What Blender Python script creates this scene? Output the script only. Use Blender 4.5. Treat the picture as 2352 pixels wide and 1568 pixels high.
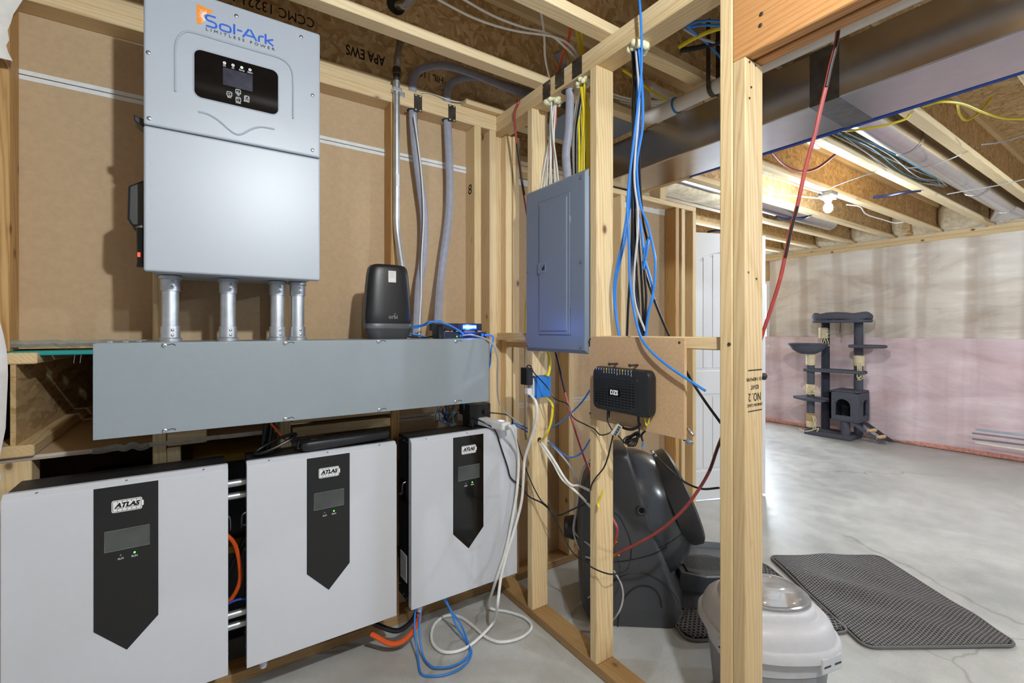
import bpy, bmesh, math, random
from mathutils import Vector, Matrix, noise
random.seed(7)
S = bpy.context.scene
for o in list(bpy.data.objects): bpy.data.objects.remove(o)
C = S.collection
# ------------------------------------------------------------------ camera, world, lights, exposure
CAMH = 1.30; FPX = 1067.5; YAW = math.radians(33.865); V0 = 758.0; U0 = 1176.0
cd = bpy.data.cameras.new('camera'); cam = bpy.data.objects.new('camera', cd); C.objects.link(cam)
cam.location = (0, 0, CAMH); cam.rotation_euler = (math.pi/2, 0, -YAW)
cd.sensor_width = 36; cd.lens = FPX/2352*36; cd.shift_y = -(784-V0)/2352; cd.clip_start = 0.02
S.camera = cam
W = bpy.data.worlds.new('world'); S.world = W; W.use_nodes = True
W.node_tree.nodes['Background'].inputs[0].default_value = (0.90, 0.95, 1.0, 1)
W.node_tree.nodes['Background'].inputs[1].default_value = 0.24
def lamp(name, loc, watt, r, col=(1, .95, .88)):
    l = bpy.data.lights.new(name, 'POINT'); l.energy = watt; l.shadow_soft_size = r; l.color = col
    o = bpy.data.objects.new(name, l); C.objects.link(o); o.location = loc; return o
lamp('utility_bulb_light', (0.40, -0.26, 2.235), 93, 0.032, (.87, .955, 1.0))
lamp('basement_bulb_or_fill', (4.07, 1.637, 2.19), 40, 0.04, (.88, .95, 1.0))
lamp('basement_bulb_or_fill', (4.6, -0.9, 2.2), 82, 0.05, (.76, .89, 1.0))  # unseen lamp, added to brighten the far room
lamp('basement_bulb_or_fill', (2.75, -1.6, 2.2), 62, 0.05, (.76, .89, 1.0))  # second unseen fill lamp, added for the far room floor and joists
al = bpy.data.lights.new('window_daylight', 'AREA'); al.shape = 'RECTANGLE'; al.size = 1.0; al.size_y = 0.9; al.energy = 80; al.color = (.80, .91, 1)
ao = bpy.data.objects.new('window_daylight', al); C.objects.link(ao); ao.location = (6.7, 4.0, 1.55); ao.rotation_euler = (0, math.radians(90), 0)
vs = S.view_settings; vs.view_transform = 'Standard'; vs.look = 'None'; vs.gamma = 1; vs.use_curve_mapping = False; vs.exposure = 0.45

# ------------------------------------------------------------------ rays of the photograph onto real planes
_s, _c = math.sin(YAW), math.cos(YAW)
def _d(u, v): return Vector((FPX*_s+(u-U0)*_c, FPX*_c-(u-U0)*_s, V0-v))
def onx(u, v, X): q = _d(u, v)*(X/_d(u, v).x); return Vector((q.x, q.y, q.z+CAMH))
def ony(u, v, Y): q = _d(u, v)*(Y/_d(u, v).y); return Vector((q.x, q.y, q.z+CAMH))
def onz(u, v, Z): q = _d(u, v)*((Z-CAMH)/_d(u, v).z); return Vector((q.x, q.y, q.z+CAMH))
def P(u, v, a, val): return {'x': onx, 'y': ony, 'z': onz}[a](u, v, val)
# ------------------------------------------------------------------ colours and materials
def lin(r, g, b):
    f = lambda x: (x/255/12.92) if x/255 <= .04045 else ((x/255+.055)/1.055)**2.4
    return (f(r), f(g), f(b), 1)
def newmat(name):
    m = bpy.data.materials.new(name); m.use_nodes = True; return m, m.node_tree, m.node_tree.nodes['Principled BSDF']
def N(t, typ, **kw):
    n = t.nodes.new(typ)
    for k, v in kw.items(): setattr(n, k, v)
    return n
def ramp(t, fac, stops):
    r = N(t, 'ShaderNodeValToRGB'); e = r.color_ramp.elements
    while len(e) < len(stops): e.new(.5)
    for i, (p, c) in enumerate(stops): e[i].position = p; e[i].color = c
    t.links.new(fac, r.inputs[0]); return r
def coords(t, scale=(1, 1, 1), rnd=True):
    tc = N(t, 'ShaderNodeTexCoord'); mp = N(t, 'ShaderNodeMapping'); mp.inputs['Scale'].default_value = scale
    if rnd:
        oi = N(t, 'ShaderNodeObjectInfo'); mu = N(t, 'ShaderNodeVectorMath', operation='MULTIPLY_ADD')
        cb = N(t, 'ShaderNodeCombineXYZ')
        for i in range(3): t.links.new(oi.outputs['Random'], cb.inputs[i])
        mu.inputs[1].default_value = (31.7, 17.3, 23.1)
        t.links.new(cb.outputs[0], mu.inputs[0]); t.links.new(tc.outputs['Object'], mu.inputs[2]); t.links.new(mu.outputs[0], mp.inputs[0])
    else: t.links.new(tc.outputs['Object'], mp.inputs[0])
    return mp.outputs[0]
def noise_tex(t, vec, scale, detail=4, rough=.55, dist=0):
    n = N(t, 'ShaderNodeTexNoise'); n.inputs['Scale'].default_value = scale; n.inputs['Detail'].default_value = detail
    n.inputs['Roughness'].default_value = rough; n.inputs['Distortion'].default_value = dist
    t.links.new(vec, n.inputs['Vector']); return n.outputs['Fac']
def bump(t, b, h, strength, dist=.002):
    n = N(t, 'ShaderNodeBump'); n.inputs['Strength'].default_value = strength; n.inputs['Distance'].default_value = dist
    t.links.new(h, n.inputs['Height']); t.links.new(n.outputs[0], b.inputs['Normal'])
def mix(t, fac, a, b_, mode='MIX'):
    n = N(t, 'ShaderNodeMix', data_type='RGBA', blend_type=mode)
    for s, v in ((n.inputs[0], fac), (n.inputs[6], a), (n.inputs[7], b_)):
        if hasattr(v, 'is_output'): t.links.new(v, s)
        else: s.default_value = v
    return n.outputs[2]
def plain(name, rgb, rough=.5, metal=0, var=.06, bumpv=0, scale=40, emit=None, es=1, coat=0, spec=.5, trans=0, alpha=1):
    m, t, b = newmat(name); c = lin(*rgb)
    b.inputs['Roughness'].default_value = rough; b.inputs['Metallic'].default_value = metal
    b.inputs['Coat Weight'].default_value = coat; b.inputs['Specular IOR Level'].default_value = spec
    if trans: b.inputs['Transmission Weight'].default_value = trans
    v = coords(t); f = noise_tex(t, v, scale)
    lo = tuple(x*(1-var) for x in c[:3])+(1,); hi = tuple(min(1, x*(1+var)) for x in c[:3])+(1,)
    r = ramp(t, f, [(.3, lo), (.7, hi)]); t.links.new(r.outputs[0], b.inputs['Base Color'])
    if bumpv: bump(t, b, f, bumpv)
    if emit: b.inputs['Emission Color'].default_value = lin(*emit); b.inputs['Emission Strength'].default_value = es
    return m
def wood(name, axis, light=(236, 212, 170), dark=(212, 177, 125), knots=True, rough=.62, tint=.15, grain=.7):
    m, t, b = newmat(name); b.inputs['Roughness'].default_value = rough
    sc = [1, 1, 1]; sc['xyz'.index(axis)] = .05
    v = coords(t, sc); v2 = coords(t, [1, 1, 1])
    ring = N(t, 'ShaderNodeTexWave', wave_type='BANDS', bands_direction='DIAGONAL'); ring.inputs['Scale'].default_value = 42
    ring.inputs['Distortion'].default_value = 9; ring.inputs['Detail'].default_value = 3; ring.inputs['Detail Scale'].default_value = .7
    t.links.new(v, ring.inputs['Vector'])
    fine = noise_tex(t, v, 260, 5, .7); patch = noise_tex(t, coords(t, [s*3 for s in sc]), 3.5, 3)
    md = tuple(int(l*(1-grain)+d*grain) for l, d in zip(light, dark))
    col = ramp(t, ring.outputs['Fac'], [(.1, lin(*light)), (.8, lin(*[int(.6*l+.4*d) for l, d in zip(light, md)])), (1, lin(*md))]).outputs[0]
    flat = lin(*[int(.75*l+.25*d) for l, d in zip(light, dark)])
    col = mix(t, ramp(t, patch, [(.38, (0, 0, 0, 1)), (.62, (.8, .8, .8, 1))]).outputs[0], col, flat)
    f2 = ramp(t, fine, [(.3, (.84, .81, .76, 1)), (.62, (1, 1, 1, 1))]).outputs[0]
    col = mix(t, .5, col, f2, 'MULTIPLY')
    oi = N(t, 'ShaderNodeObjectInfo')
    tr = ramp(t, oi.outputs['Random'], [(0, (1-tint, 1-tint*1.15, 1-tint*1.5, 1)), (.5, (1, .985, .96, 1)), (1, (1-tint*.5, 1-tint*.48, 1-tint*.4, 1))]).outputs[0]
    col = mix(t, 1, col, tr, 'MULTIPLY')
    big = noise_tex(t, v2, 1.6, 2); col = mix(t, .3, col, ramp(t, big, [(.35, (.86, .81, .73, 1)), (.65, (1, 1, 1, 1))]).outputs[0], 'MULTIPLY')
    if knots:
        ks = [11, 11, 11]; ks['xyz'.index(axis)] = 7
        vo = N(t, 'ShaderNodeTexVoronoi'); vo.inputs['Scale'].default_value = 1; t.links.new(coords(t, ks), vo.inputs['Vector'])
        sp = N(t, 'ShaderNodeSeparateColor'); t.links.new(vo.outputs['Color'], sp.inputs[0])
        gt = N(t, 'ShaderNodeMath', operation='GREATER_THAN'); gt.inputs[1].default_value = .62; t.links.new(sp.outputs[0], gt.inputs[0])
        k = ramp(t, vo.outputs['Distance'], [(.06, (1, 1, 1, 1)), (.11, (.75, .75, .75, 1)), (.13, (.25, .25, .25, 1)), (.21, (0, 0, 0, 1))]).outputs[0]
        mu = N(t, 'ShaderNodeMath', operation='MULTIPLY'); t.links.new(k, mu.inputs[0]); t.links.new(gt.outputs[0], mu.inputs[1])
        col = mix(t, mu.outputs[0], col, lin(112, 74, 42))
    t.links.new(col, b.inputs['Base Color']); bump(t, b, fine, .25, .001); return m
def osb(name, pal, plane='xz', rough=.75):
    m, t, b = newmat(name); b.inputs['Roughness'].default_value = rough
    base = coords(t, (1, 1, 1)); nz = N(t, 'ShaderNodeTexNoise'); nz.inputs['Scale'].default_value = 14; nz.inputs['Detail'].default_value = 2; t.links.new(base, nz.inputs['Vector'])
    ad = N(t, 'ShaderNodeVectorMath', operation='MULTIPLY_ADD'); ad.inputs[1].default_value = (.03, .03, .03); t.links.new(nz.outputs['Color'], ad.inputs[0]); t.links.new(base, ad.inputs[2])
    seps = []
    for ang, ln in ((.25, 13), (-.4, 17), (.95, 24), (-1.3, 20)):
        m1 = N(t, 'ShaderNodeMapping'); m1.inputs['Rotation'].default_value = (0, ang, 0) if plane == 'xz' else (0, 0, ang); t.links.new(ad.outputs[0], m1.inputs[0])
        m2 = N(t, 'ShaderNodeMapping'); m2.inputs['Scale'].default_value = (62, 8, ln) if plane == 'xz' else (62, ln, 8); t.links.new(m1.outputs[0], m2.inputs[0])
        vo = N(t, 'ShaderNodeTexVoronoi'); vo.inputs['Scale'].default_value = 1; t.links.new(m2.outputs[0], vo.inputs['Vector'])
        s_ = N(t, 'ShaderNodeSeparateColor'); t.links.new(vo.outputs['Color'], s_.inputs[0]); seps.append(s_)
    n = len(pal); cols = [ramp(t, s_.outputs[k % 3], [(i/(n-1), lin(*p)) for i, p in enumerate(pal[k:]+pal[:k])]).outputs[0] for k, s_ in enumerate(seps)]
    col = cols[0]
    for k in (1, 2, 3):
        th = N(t, 'ShaderNodeMath', operation='GREATER_THAN'); th.inputs[1].default_value = (.5, .72, .8)[k-1]; t.links.new(seps[k].outputs[2], th.inputs[0]); col = mix(t, th.outputs[0], col, cols[k])
    fib = noise_tex(t, base, 210, 4, .7); col = mix(t, .6, col, ramp(t, fib, [(.3, (.74, .7, .64, 1)), (.65, (1, 1, 1, 1))]).outputs[0], 'MULTIPLY')
    t.links.new(col, b.inputs['Base Color']); bump(t, b, seps[1].outputs[0], .25, .002); return m
WZ, WX, WY = wood('lumber_vertical', 'z'), wood('lumber_along_x', 'x'), wood('lumber_along_y', 'y')
WT = wood('treated_sill_x', 'x', (184, 148, 102), (150, 112, 70)); WTY = wood('treated_sill_y', 'y', (186, 152, 106), (152, 116, 74))
WH = wood('fir_header', 'y', (196, 146, 94), (166, 108, 58), knots=False)
WTR = wood('dimmed_stud', 'z', (208, 184, 144), (178, 148, 106))  # trimmer lumber darkened in colour to offset strong lamp light on its jamb
WF = wood('joist_flange', 'x', (240, 222, 184), (216, 184, 134), knots=False)
WD = wood('rough_stud', 'z', (206, 166, 108), (156, 110, 58))
OSB = osb('osb_web', [(176, 142, 96), (208, 176, 128), (224, 198, 154), (192, 158, 108), (218, 188, 140)])
OSBL = osb('osb_subfloor', [(178, 144, 96), (206, 176, 126), (222, 196, 148), (192, 156, 106), (228, 206, 164)], 'xy')
M = {}
def pm(k, *a, **kw): M[k] = plain(k, *a, **kw); return M[k]
pm('kraft_paper', (190, 163, 130), .85, var=.05, bumpv=.06, scale=60)
pm('gypsum_white', (226, 226, 224), .8); pm('joint_mud', (146, 142, 132), .9, var=.2, bumpv=.4, scale=30)
pm('gypsum_edge', (196, 184, 172), .9, var=.12, scale=60); pm('teal_edge', (20, 150, 150), .5)
pm('inverter_paint', (166, 173, 184), .38, var=.015, bumpv=.015, scale=500); pm('wireway_paint', (138, 148, 156), .38, var=.015)
pm('panel_paint', (118, 130, 148), .36, var=.02, bumpv=.03, scale=600); pm('battery_white', (203, 206, 215), .32, var=.01)
pm('black_metal', (34, 35, 38), .42, var=.1); pm('black_gloss', (14, 14, 16), .08, var=.05); pm('black_satin', (26, 26, 28), .3, var=.06)
pm('black_plastic', (30, 31, 34), .4, var=.1, bumpv=.05, scale=400); pm('robot_plastic', (66, 67, 71), .36, var=.08, bumpv=.03, scale=500)
pm('robot_gloss', (62, 65, 70), .2, var=.08); pm('robot_grey', (84, 87, 93), .4)
pm('galvanized', (206, 210, 216), .40, .85, var=.12, scale=25); pm('duct_metal', (198, 198, 204), .24, 1, var=.05, scale=18); pm('flex_metal', (150, 142, 132), .35, 1)
pm('screw_steel', (190, 190, 194), .3, 1); pm('dark_steel', (84, 78, 72), .45, .7, var=.35, scale=30)
pm('screen_glass', (70, 74, 74), .12, var=.35, scale=6); pm('lcd_grey', (62, 62, 74), .15, var=.35, scale=25)
pm('white_plastic', (222, 221, 222), .4); pm('light_grey_plastic', (190, 190, 196), .42, var=.03); pm('mid_grey_plastic', (134, 134, 138), .5)
pm('white_cable', (226, 226, 224), .45); pm('romex_white', (232, 230, 224), .5); pm('grey_cable', (150, 151, 164), .5, var=.08); pm('grey_thin', (164, 164, 168), .5)
pm('blue_cable', (52, 128, 214), .4); pm('cyan_cable', (60, 170, 220), .4); pm('navy_cable', (22, 30, 62), .4); pm('dark_blue_cable', (30, 74, 176), .4); pm('black_cable', (20, 20, 22), .4)
pm('yellow_cable', (228, 206, 40), .45); pm('orange_cable', (226, 92, 34), .45); pm('red_cable', (152, 60, 58), .42, var=.15, scale=30)
pm('blue_box', (34, 118, 206), .45); pm('foam', (226, 222, 186), .8, var=.12, bumpv=.6, scale=60)
pm('mdf', (196, 162, 124), .75, var=.12, bumpv=.05, scale=220); pm('pvc', (214, 210, 206), .35, var=.03); pm('blue_primer', (40, 120, 190), .5)
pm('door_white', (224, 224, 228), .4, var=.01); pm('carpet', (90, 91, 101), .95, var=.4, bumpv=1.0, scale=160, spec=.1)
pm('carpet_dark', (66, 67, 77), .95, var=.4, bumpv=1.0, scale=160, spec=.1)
pm('sisal', (224, 208, 172), .9, var=.2, bumpv=.7, scale=120); pm('cardboard_tube', (190, 160, 112), .85); pm('dowel', (222, 188, 146), .6)
pm('mat_rubber', (98, 95, 95), .6, var=.1); pm('ink', (38, 26, 16), .9); pm('ink_black', (20, 20, 22), .8); pm('logo_blue', (20, 88, 200), .5); pm('logo_orange', (240, 140, 24), .5)
pm('print_white', (236, 236, 238), .5); pm('print_grey', (150, 152, 156), .5); pm('label_paper', (222, 222, 220), .6); pm('plastic_sheet', (222, 218, 218), .5, var=.08, bumpv=.3, scale=9)
pm('led_green', (60, 255, 60), .4, emit=(70, 255, 60), es=5); pm('led_red', (255, 40, 30), .4, emit=(255, 40, 30), es=6); pm('led_dull', (120, 120, 116), .4)
pm('led_sign', (130, 200, 255), .4, emit=(70, 150, 255), es=14); pm('halo_blue', (30, 60, 220), .4, emit=(10, 30, 255), es=.5); pm('led_lilac', (190, 180, 255), .4, emit=(170, 160, 255), es=2)
pm('bulb_glow', (255, 250, 240), .4, emit=(255, 250, 240), es=30); pm('window_sky', (240, 246, 255), .4, emit=(236, 244, 255), es=3.2)
pm('tote_black', (28, 28, 30), .5); pm('tote_yellow', (190, 150, 40), .5); pm('copper', (200, 130, 80), .35, 1); pm('duct_tape', (110, 110, 112), .35, .8, var=.2, scale=30)
pm('grey_trim', (120, 126, 134), .5, var=.2, scale=12); pm('bluewhite_trim', (176, 184, 196), .5, var=.25, scale=6); pm('cream_trim', (232, 226, 214), .5); pm('fabric_clip', (230, 226, 220), .8)
def glass(name, rough, col, tw=.85):
    m, t, b = newmat(name); b.inputs['Base Color'].default_value = col; b.inputs['Roughness'].default_value = rough
    b.inputs['Transmission Weight'].default_value = tw; b.inputs['IOR'].default_value = 1.45; return m
M['clear_plastic'] = glass('clear_plastic', .06, (.92, .92, .94, 1), .9)
def concrete():
    m, t, b = newmat('concrete_slab'); tc = N(t, 'ShaderNodeTexCoord').outputs['Object']
    a = noise_tex(t, tc, .9, 5, .6, 1.2); f = noise_tex(t, tc, 7, 8, .65); s = noise_tex(t, tc, 260, 3)
    col = ramp(t, a, [(.3, lin(164, 166, 167)), (.5, lin(186, 187, 186)), (.72, lin(202, 203, 202))]).outputs[0]
    col = mix(t, .45, col, ramp(t, f, [(.34, (.68, .67, .65, 1)), (.62, (1, 1, 1, 1))]).outputs[0], 'MULTIPLY')
    col = mix(t, .35, col, ramp(t, s, [(.36, (.6, .6, .6, 1)), (.5, (1, 1, 1, 1))]).outputs[0], 'MULTIPLY')
    vo = N(t, 'ShaderNodeTexVoronoi', feature='DISTANCE_TO_EDGE'); vo.inputs['Scale'].default_value = .42
    nz = N(t, 'ShaderNodeTexNoise'); nz.inputs['Scale'].default_value = 5; t.links.new(tc, nz.inputs['Vector'])
    ad = N(t, 'ShaderNodeVectorMath', operation='MULTIPLY_ADD'); ad.inputs[1].default_value = (.16, .16, .16); t.links.new(nz.outputs['Color'], ad.inputs[0]); t.links.new(tc, ad.inputs[2]); t.links.new(ad.outputs[0], vo.inputs['Vector'])
    ck = N(t, 'ShaderNodeMath', operation='MULTIPLY'); t.links.new(ramp(t, vo.outputs['Distance'], [(0, (.55, .55, .55, 1)), (.0016, (0, 0, 0, 1))]).outputs[0], ck.inputs[0])
    t.links.new(ramp(t, noise_tex(t, tc, .55, 2), [(.5, (0, 0, 0, 1)), (.56, (1, 1, 1, 1))]).outputs[0], ck.inputs[1]); col = mix(t, ck.outputs[0], col, lin(122, 119, 114))
    t.links.new(col, b.inputs['Base Color'])
    rr = ramp(t, f, [(.3, (.3, .3, .3, 1)), (.7, (.5, .5, .5, 1))]).outputs[0]; t.links.new(rr, b.inputs['Roughness']); bump(t, b, f, .12, .002); return m
M['concrete'] = concrete()
def batt(name, cols, coat):
    m, t, b = newmat(name); tc = N(t, 'ShaderNodeTexCoord').outputs['Object']
    mp = N(t, 'ShaderNodeMapping'); mp.inputs['Scale'].default_value = (1, .5, 1.6); t.links.new(tc, mp.inputs[0])
    a = noise_tex(t, mp.outputs[0], 2.4, 6, .62, .8)
    mp2 = N(t, 'ShaderNodeMapping'); mp2.inputs['Scale'].default_value = (1, 2.4, .15); t.links.new(tc, mp2.inputs[0])
    st = noise_tex(t, mp2.outputs[0], 1.7, 3, .5)
    col = ramp(t, a, [(.3, lin(*cols[0])), (.52, lin(*cols[1])), (.74, lin(*cols[2]))]).outputs[0]
    col = mix(t, .6, col, ramp(t, st, [(.36, (.74, .71, .7, 1)), (.5, (1, 1, 1, 1))]).outputs[0], 'MULTIPLY')
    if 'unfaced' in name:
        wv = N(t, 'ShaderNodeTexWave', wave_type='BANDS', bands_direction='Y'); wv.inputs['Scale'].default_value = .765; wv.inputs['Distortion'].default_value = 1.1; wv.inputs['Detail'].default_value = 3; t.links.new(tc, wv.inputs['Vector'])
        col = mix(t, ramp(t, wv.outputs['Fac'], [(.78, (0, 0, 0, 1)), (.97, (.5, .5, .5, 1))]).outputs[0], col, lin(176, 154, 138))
    t.links.new(col, b.inputs['Base Color']); b.inputs['Roughness'].default_value = .55; b.inputs['Coat Weight'].default_value = coat; b.inputs['Coat Roughness'].default_value = .25
    bump(t, b, a, .5, .03); return m
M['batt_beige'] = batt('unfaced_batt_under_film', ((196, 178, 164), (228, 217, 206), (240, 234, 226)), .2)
M['batt_pink'] = batt('pink_batt_under_film', ((214, 184, 188), (230, 205, 211), (240, 224, 228)), .2)
M['pink_fluff'] = plain('pink_fluff', (214, 152, 140), .95, var=.25, bumpv=1, scale=40)
M['fluff_cream'] = plain('cream_fluff', (232, 218, 190), .95, var=.2, bumpv=1, scale=25)
# ------------------------------------------------------------------ object helpers
WL = {}
def link(name, me, mat, parent, kind=None):
    cen = Vector((0, 0, 0))
    if len(me.vertices):
        lo = Vector([min(v.co[i] for v in me.vertices) for i in range(3)]); hi = Vector([max(v.co[i] for v in me.vertices) for i in range(3)]); cen = (lo+hi)/2
        if parent is None: cen.z = lo.z
        me.transform(Matrix.Translation(-cen))
    o = bpy.data.objects.new(name, me); C.objects.link(o)
    for mm in (mat if isinstance(mat, (list, tuple)) else [mat]): me.materials.append(M[mm] if isinstance(mm, str) else mm)
    if parent is not None: o.parent = parent; o.location = cen-WL[parent.name]
    else: o.location = cen
    WL[o.name] = cen
    if kind: o['kind'] = kind
    return o
def obj(name, bm, mat, parent=None, smooth=False, bevel=0, seg=2, kind=None):
    bmesh.ops.recalc_face_normals(bm, faces=bm.faces[:])
    me = bpy.data.meshes.new(name); bm.to_mesh(me); bm.free()
    if smooth:
        for p in me.polygons: p.use_smooth = True
    o = link(name, me, mat, parent, kind)
    if bevel:
        b = o.modifiers.new('bevel', 'BEVEL'); b.width = bevel; b.segments = seg; b.limit_method = 'ANGLE'; b.angle_limit = math.radians(40); b.harden_normals = False
    if smooth:
        try: me.set_sharp_from_angle(angle=math.radians(38))
        except Exception: pass
    return o
def thing(name, label, cat, loc, group=None):
    o = bpy.data.objects.new(name, None); C.objects.link(o); o.location = loc; o.empty_display_size = .05
    WL[o.name] = Vector(loc); o['label'] = label; o['category'] = cat
    if group: o['group'] = group
    return o
def tag(o, label, cat, group=None):
    o['label'] = label; o['category'] = cat
    if group: o['group'] = group
    return o
def struct(name, loc=(0, 0, 0)):
    o = bpy.data.objects.new(name, None); C.objects.link(o); o.location = loc; WL[o.name] = Vector(loc); o['kind'] = 'structure'; return o
def B(*boxes):
    bm = bmesh.new()
    for (x0, x1, y0, y1, z0, z1) in boxes:
        r = bmesh.ops.create_cube(bm, size=1)
        bmesh.ops.scale(bm, vec=(x1-x0, y1-y0, z1-z0), verts=r['verts']); bmesh.ops.translate(bm, vec=((x0+x1)/2, (y0+y1)/2, (z0+z1)/2), verts=r['verts'])
    return bm
def ringpts(n, rx, ry=None, p=2.0):
    ry = ry or rx; out = []
    for i in range(n):
        a = 2*math.pi*i/n; ca, sa = math.cos(a), math.sin(a)
        out.append((rx*math.copysign(abs(ca)**(2/p), ca), ry*math.copysign(abs(sa)**(2/p), sa)))
    return out
def loft(bm, rings, cap=True):
    vs = [[bm.verts.new(p) for p in r] for r in rings]
    for a, b in zip(vs, vs[1:]):
        n = len(a)
        for i in range(n): bm.faces.new((a[i], a[(i+1) % n], b[(i+1) % n], b[i]))
    if cap:
        bm.faces.new(vs[0][::-1]); bm.faces.new(vs[-1])
    return bm
def smoothpath(pts, n=6):
    pts = [Vector(p) for p in pts]
    if len(pts) < 3: return pts
    out = []; q = [pts[0]*2-pts[1]]+pts+[pts[-1]*2-pts[-2]]
    for i in range(1, len(q)-2):
        a, b, c, d = q[i-1], q[i], q[i+1], q[i+2]
        for k in range(n):
            t = k/n; out.append(.5*((2*b)+(c-a)*t+(2*a-5*b+4*c-d)*t*t+(3*b-a-3*c+d)*t**3))
    out.append(pts[-1]); return out
def tube(bm, pts, r, n=8, ry=None, sm=6, up=None, radii=None):
    path = smoothpath(pts, sm) if sm else [Vector(p) for p in pts]
    t0 = (path[1]-path[0]).normalized()
    ref = Vector(up) if up else (Vector((0, 0, 1)) if abs(t0.z) < .9 else Vector((1, 0, 0)))
    rings = []; side = t0.cross(ref).normalized()
    for i, p in enumerate(path):
        tn = (path[min(i+1, len(path)-1)]-path[max(i-1, 0)])
        tn = tn.normalized() if tn.length > 1e-9 else t0
        side = (side-tn*side.dot(tn)); side = side.normalized() if side.length > 1e-6 else tn.orthogonal().normalized()
        upv = tn.cross(side); k = radii[i] if radii else 1
        rings.append([p+side*(x*k)+upv*(y*k) for x, y in ringpts(n, r, ry or r)])
    return loft(bm, rings)
def cyl(bm, a, b, r, n=16, r2=None):
    a, b = Vector(a), Vector(b); t = (b-a).normalized(); s = t.orthogonal().normalized(); w = t.cross(s)
    return loft(bm, [[p+s*x+w*y for x, y in ringpts(n, rr)] for p, rr in ((a, r), (b, r2 if r2 is not None else r))])
def lathe(bm, org, axis, prof, n=20):
    t = Vector(axis).normalized(); s = t.orthogonal().normalized(); w = t.cross(s); org = Vector(org)
    return loft(bm, [[org+t*h+s*x+w*y for x, y in ringpts(n, max(r, 1e-4))] for h, r in prof])
def prism(bm, poly, d):
    d = Vector(d); a = [bm.verts.new(p) for p in poly]; b = [bm.verts.new(Vector(p)+d) for p in poly]; n = len(a)
    bm.faces.new(a[::-1]); bm.faces.new(b)
    for i in range(n): bm.faces.new((a[i], a[(i+1) % n], b[(i+1) % n], b[i]))
    return bm
def rrect(x0, x1, y0, y1, r, n=5):
    out = []
    for cx, cy, a0 in ((x1-r, y1-r, 0), (x0+r, y1-r, 90), (x0+r, y0+r, 180), (x1-r, y0+r, 270)):
        for i in range(n+1):
            a = math.radians(a0+90*i/n); out.append((cx+r*math.cos(a), cy+r*math.sin(a)))
    return out
def part_cable(par, name, pts, r, mat, ry=None): return obj(name, tube(bmesh.new(), [Vector(p) for p in pts], r, 8, ry), mat, par, True)
def cable(name, label, pts, r, mat, group=None, ry=None, n=8, up=None, cat='cable', sm=6):
    pp = [P(*p) if len(p) == 4 else Vector(p) for p in pts]
    return tag(obj(name, tube(bmesh.new(), pp, r, n, ry, sm, up), mat, None, True), label, cat, group)
FA = (math.pi/2, 0, 0); FB = (math.pi/2, 0, -math.pi/2)
def text(name, body, size, mat, loc, rot, parent, width=None, shear=0, ext=.0004, align='CENTER', bold=0, flip=False, space=1, kind=None):
    cu = bpy.data.curves.new(name, 'FONT'); cu.body = body; cu.size = size; cu.align_x = align; cu.align_y = 'CENTER'; cu.extrude = ext; cu.shear = shear; cu.offset = bold; cu.space_character = space
    cu.resolution_u = 3
    t = bpy.data.objects.new(name, cu); C.objects.link(t)
    dg = bpy.context.evaluated_depsgraph_get(); me = bpy.data.meshes.new_from_object(t.evaluated_get(dg)); bpy.data.objects.remove(t)
    if width:
        xs = [v.co.x for v in me.vertices]; k = width/(max(xs)-min(xs)); me.transform(Matrix.Diagonal((k, 1, 1, 1)))
    from mathutils import Euler
    mt = Matrix.Translation(Vector(loc)) @ Euler(rot).to_matrix().to_4x4() @ (Matrix.Rotation(math.pi, 4, 'Z') if flip else Matrix.Identity(4))
    me.transform(mt); return link(name, me, mat, parent, kind)
def screw(parent, p, axis, r=.005, name='screw', mat='screw_steel'):
    p = Vector(p); a = Vector(axis).normalized(); bm = lathe(bmesh.new(), p, a, [(-.002, r), (r*.3, r), (r*.55, r*.6), (r*.55, r*.35), (r*.25, r*.3)], 12)
    return obj(name, bm, mat, parent, True)
def stroke(bm, pts, r, n=6): return tube(bm, pts, r, n)
YA, YD, XB, XB2, XF = 1.985, 2.075, 1.24, 1.329, 6.77
ZJ = 2.376
# ================================================================== STRUCTURE
fl = obj('floor', B((-4, 8, -4, 6.5, -.12, 0)), 'concrete', None, kind='structure')
ceil = struct('ceiling', (2, 1, ZJ))
obj('subfloor', B((-3, 7.0, -3, 6, 2.678, 2.70)), OSBL, ceil)
jy = [2.045-.408*k for k in range(11)]+[2.045+.408*k for k in range(1, 9)]
for k, y in enumerate(jy):
    web = obj('joist', B((-2.6, 6.84, y-.005, y+.005, ZJ+.03, 2.65)), OSB, ceil)
    obj('flange', B((-2.6, 6.84, y-.03, y+.03, ZJ, ZJ+.037)), WF, web, bevel=.002, seg=1)
    obj('flange', B((-2.6, 6.84, y-.03, y+.03, 2.641, 2.678)), WF, web)
    if k == 0:
        text('printed_mark', 'APA EWS', .062, 'ink', (.60, y-.0056, 2.50), FA, web, .17, bold=.001, flip=True)
        text('printed_mark', 'CCMC 13221-L', .055, 'ink', (.24, y-.0056, 2.56), FA, web, .30, flip=True)
        text('printed_mark', 'HIL . 108', .045, 'ink', (.90, y-.0056, 2.50), FA, web, .14, flip=True)
    if k in (13, 14): text('printed_mark', 'BCI 6000 1.8 JOIST', .03, 'ink', (3.9 if k == 13 else 3.3, y-.031, ZJ+.018), FA, web, .3)
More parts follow.
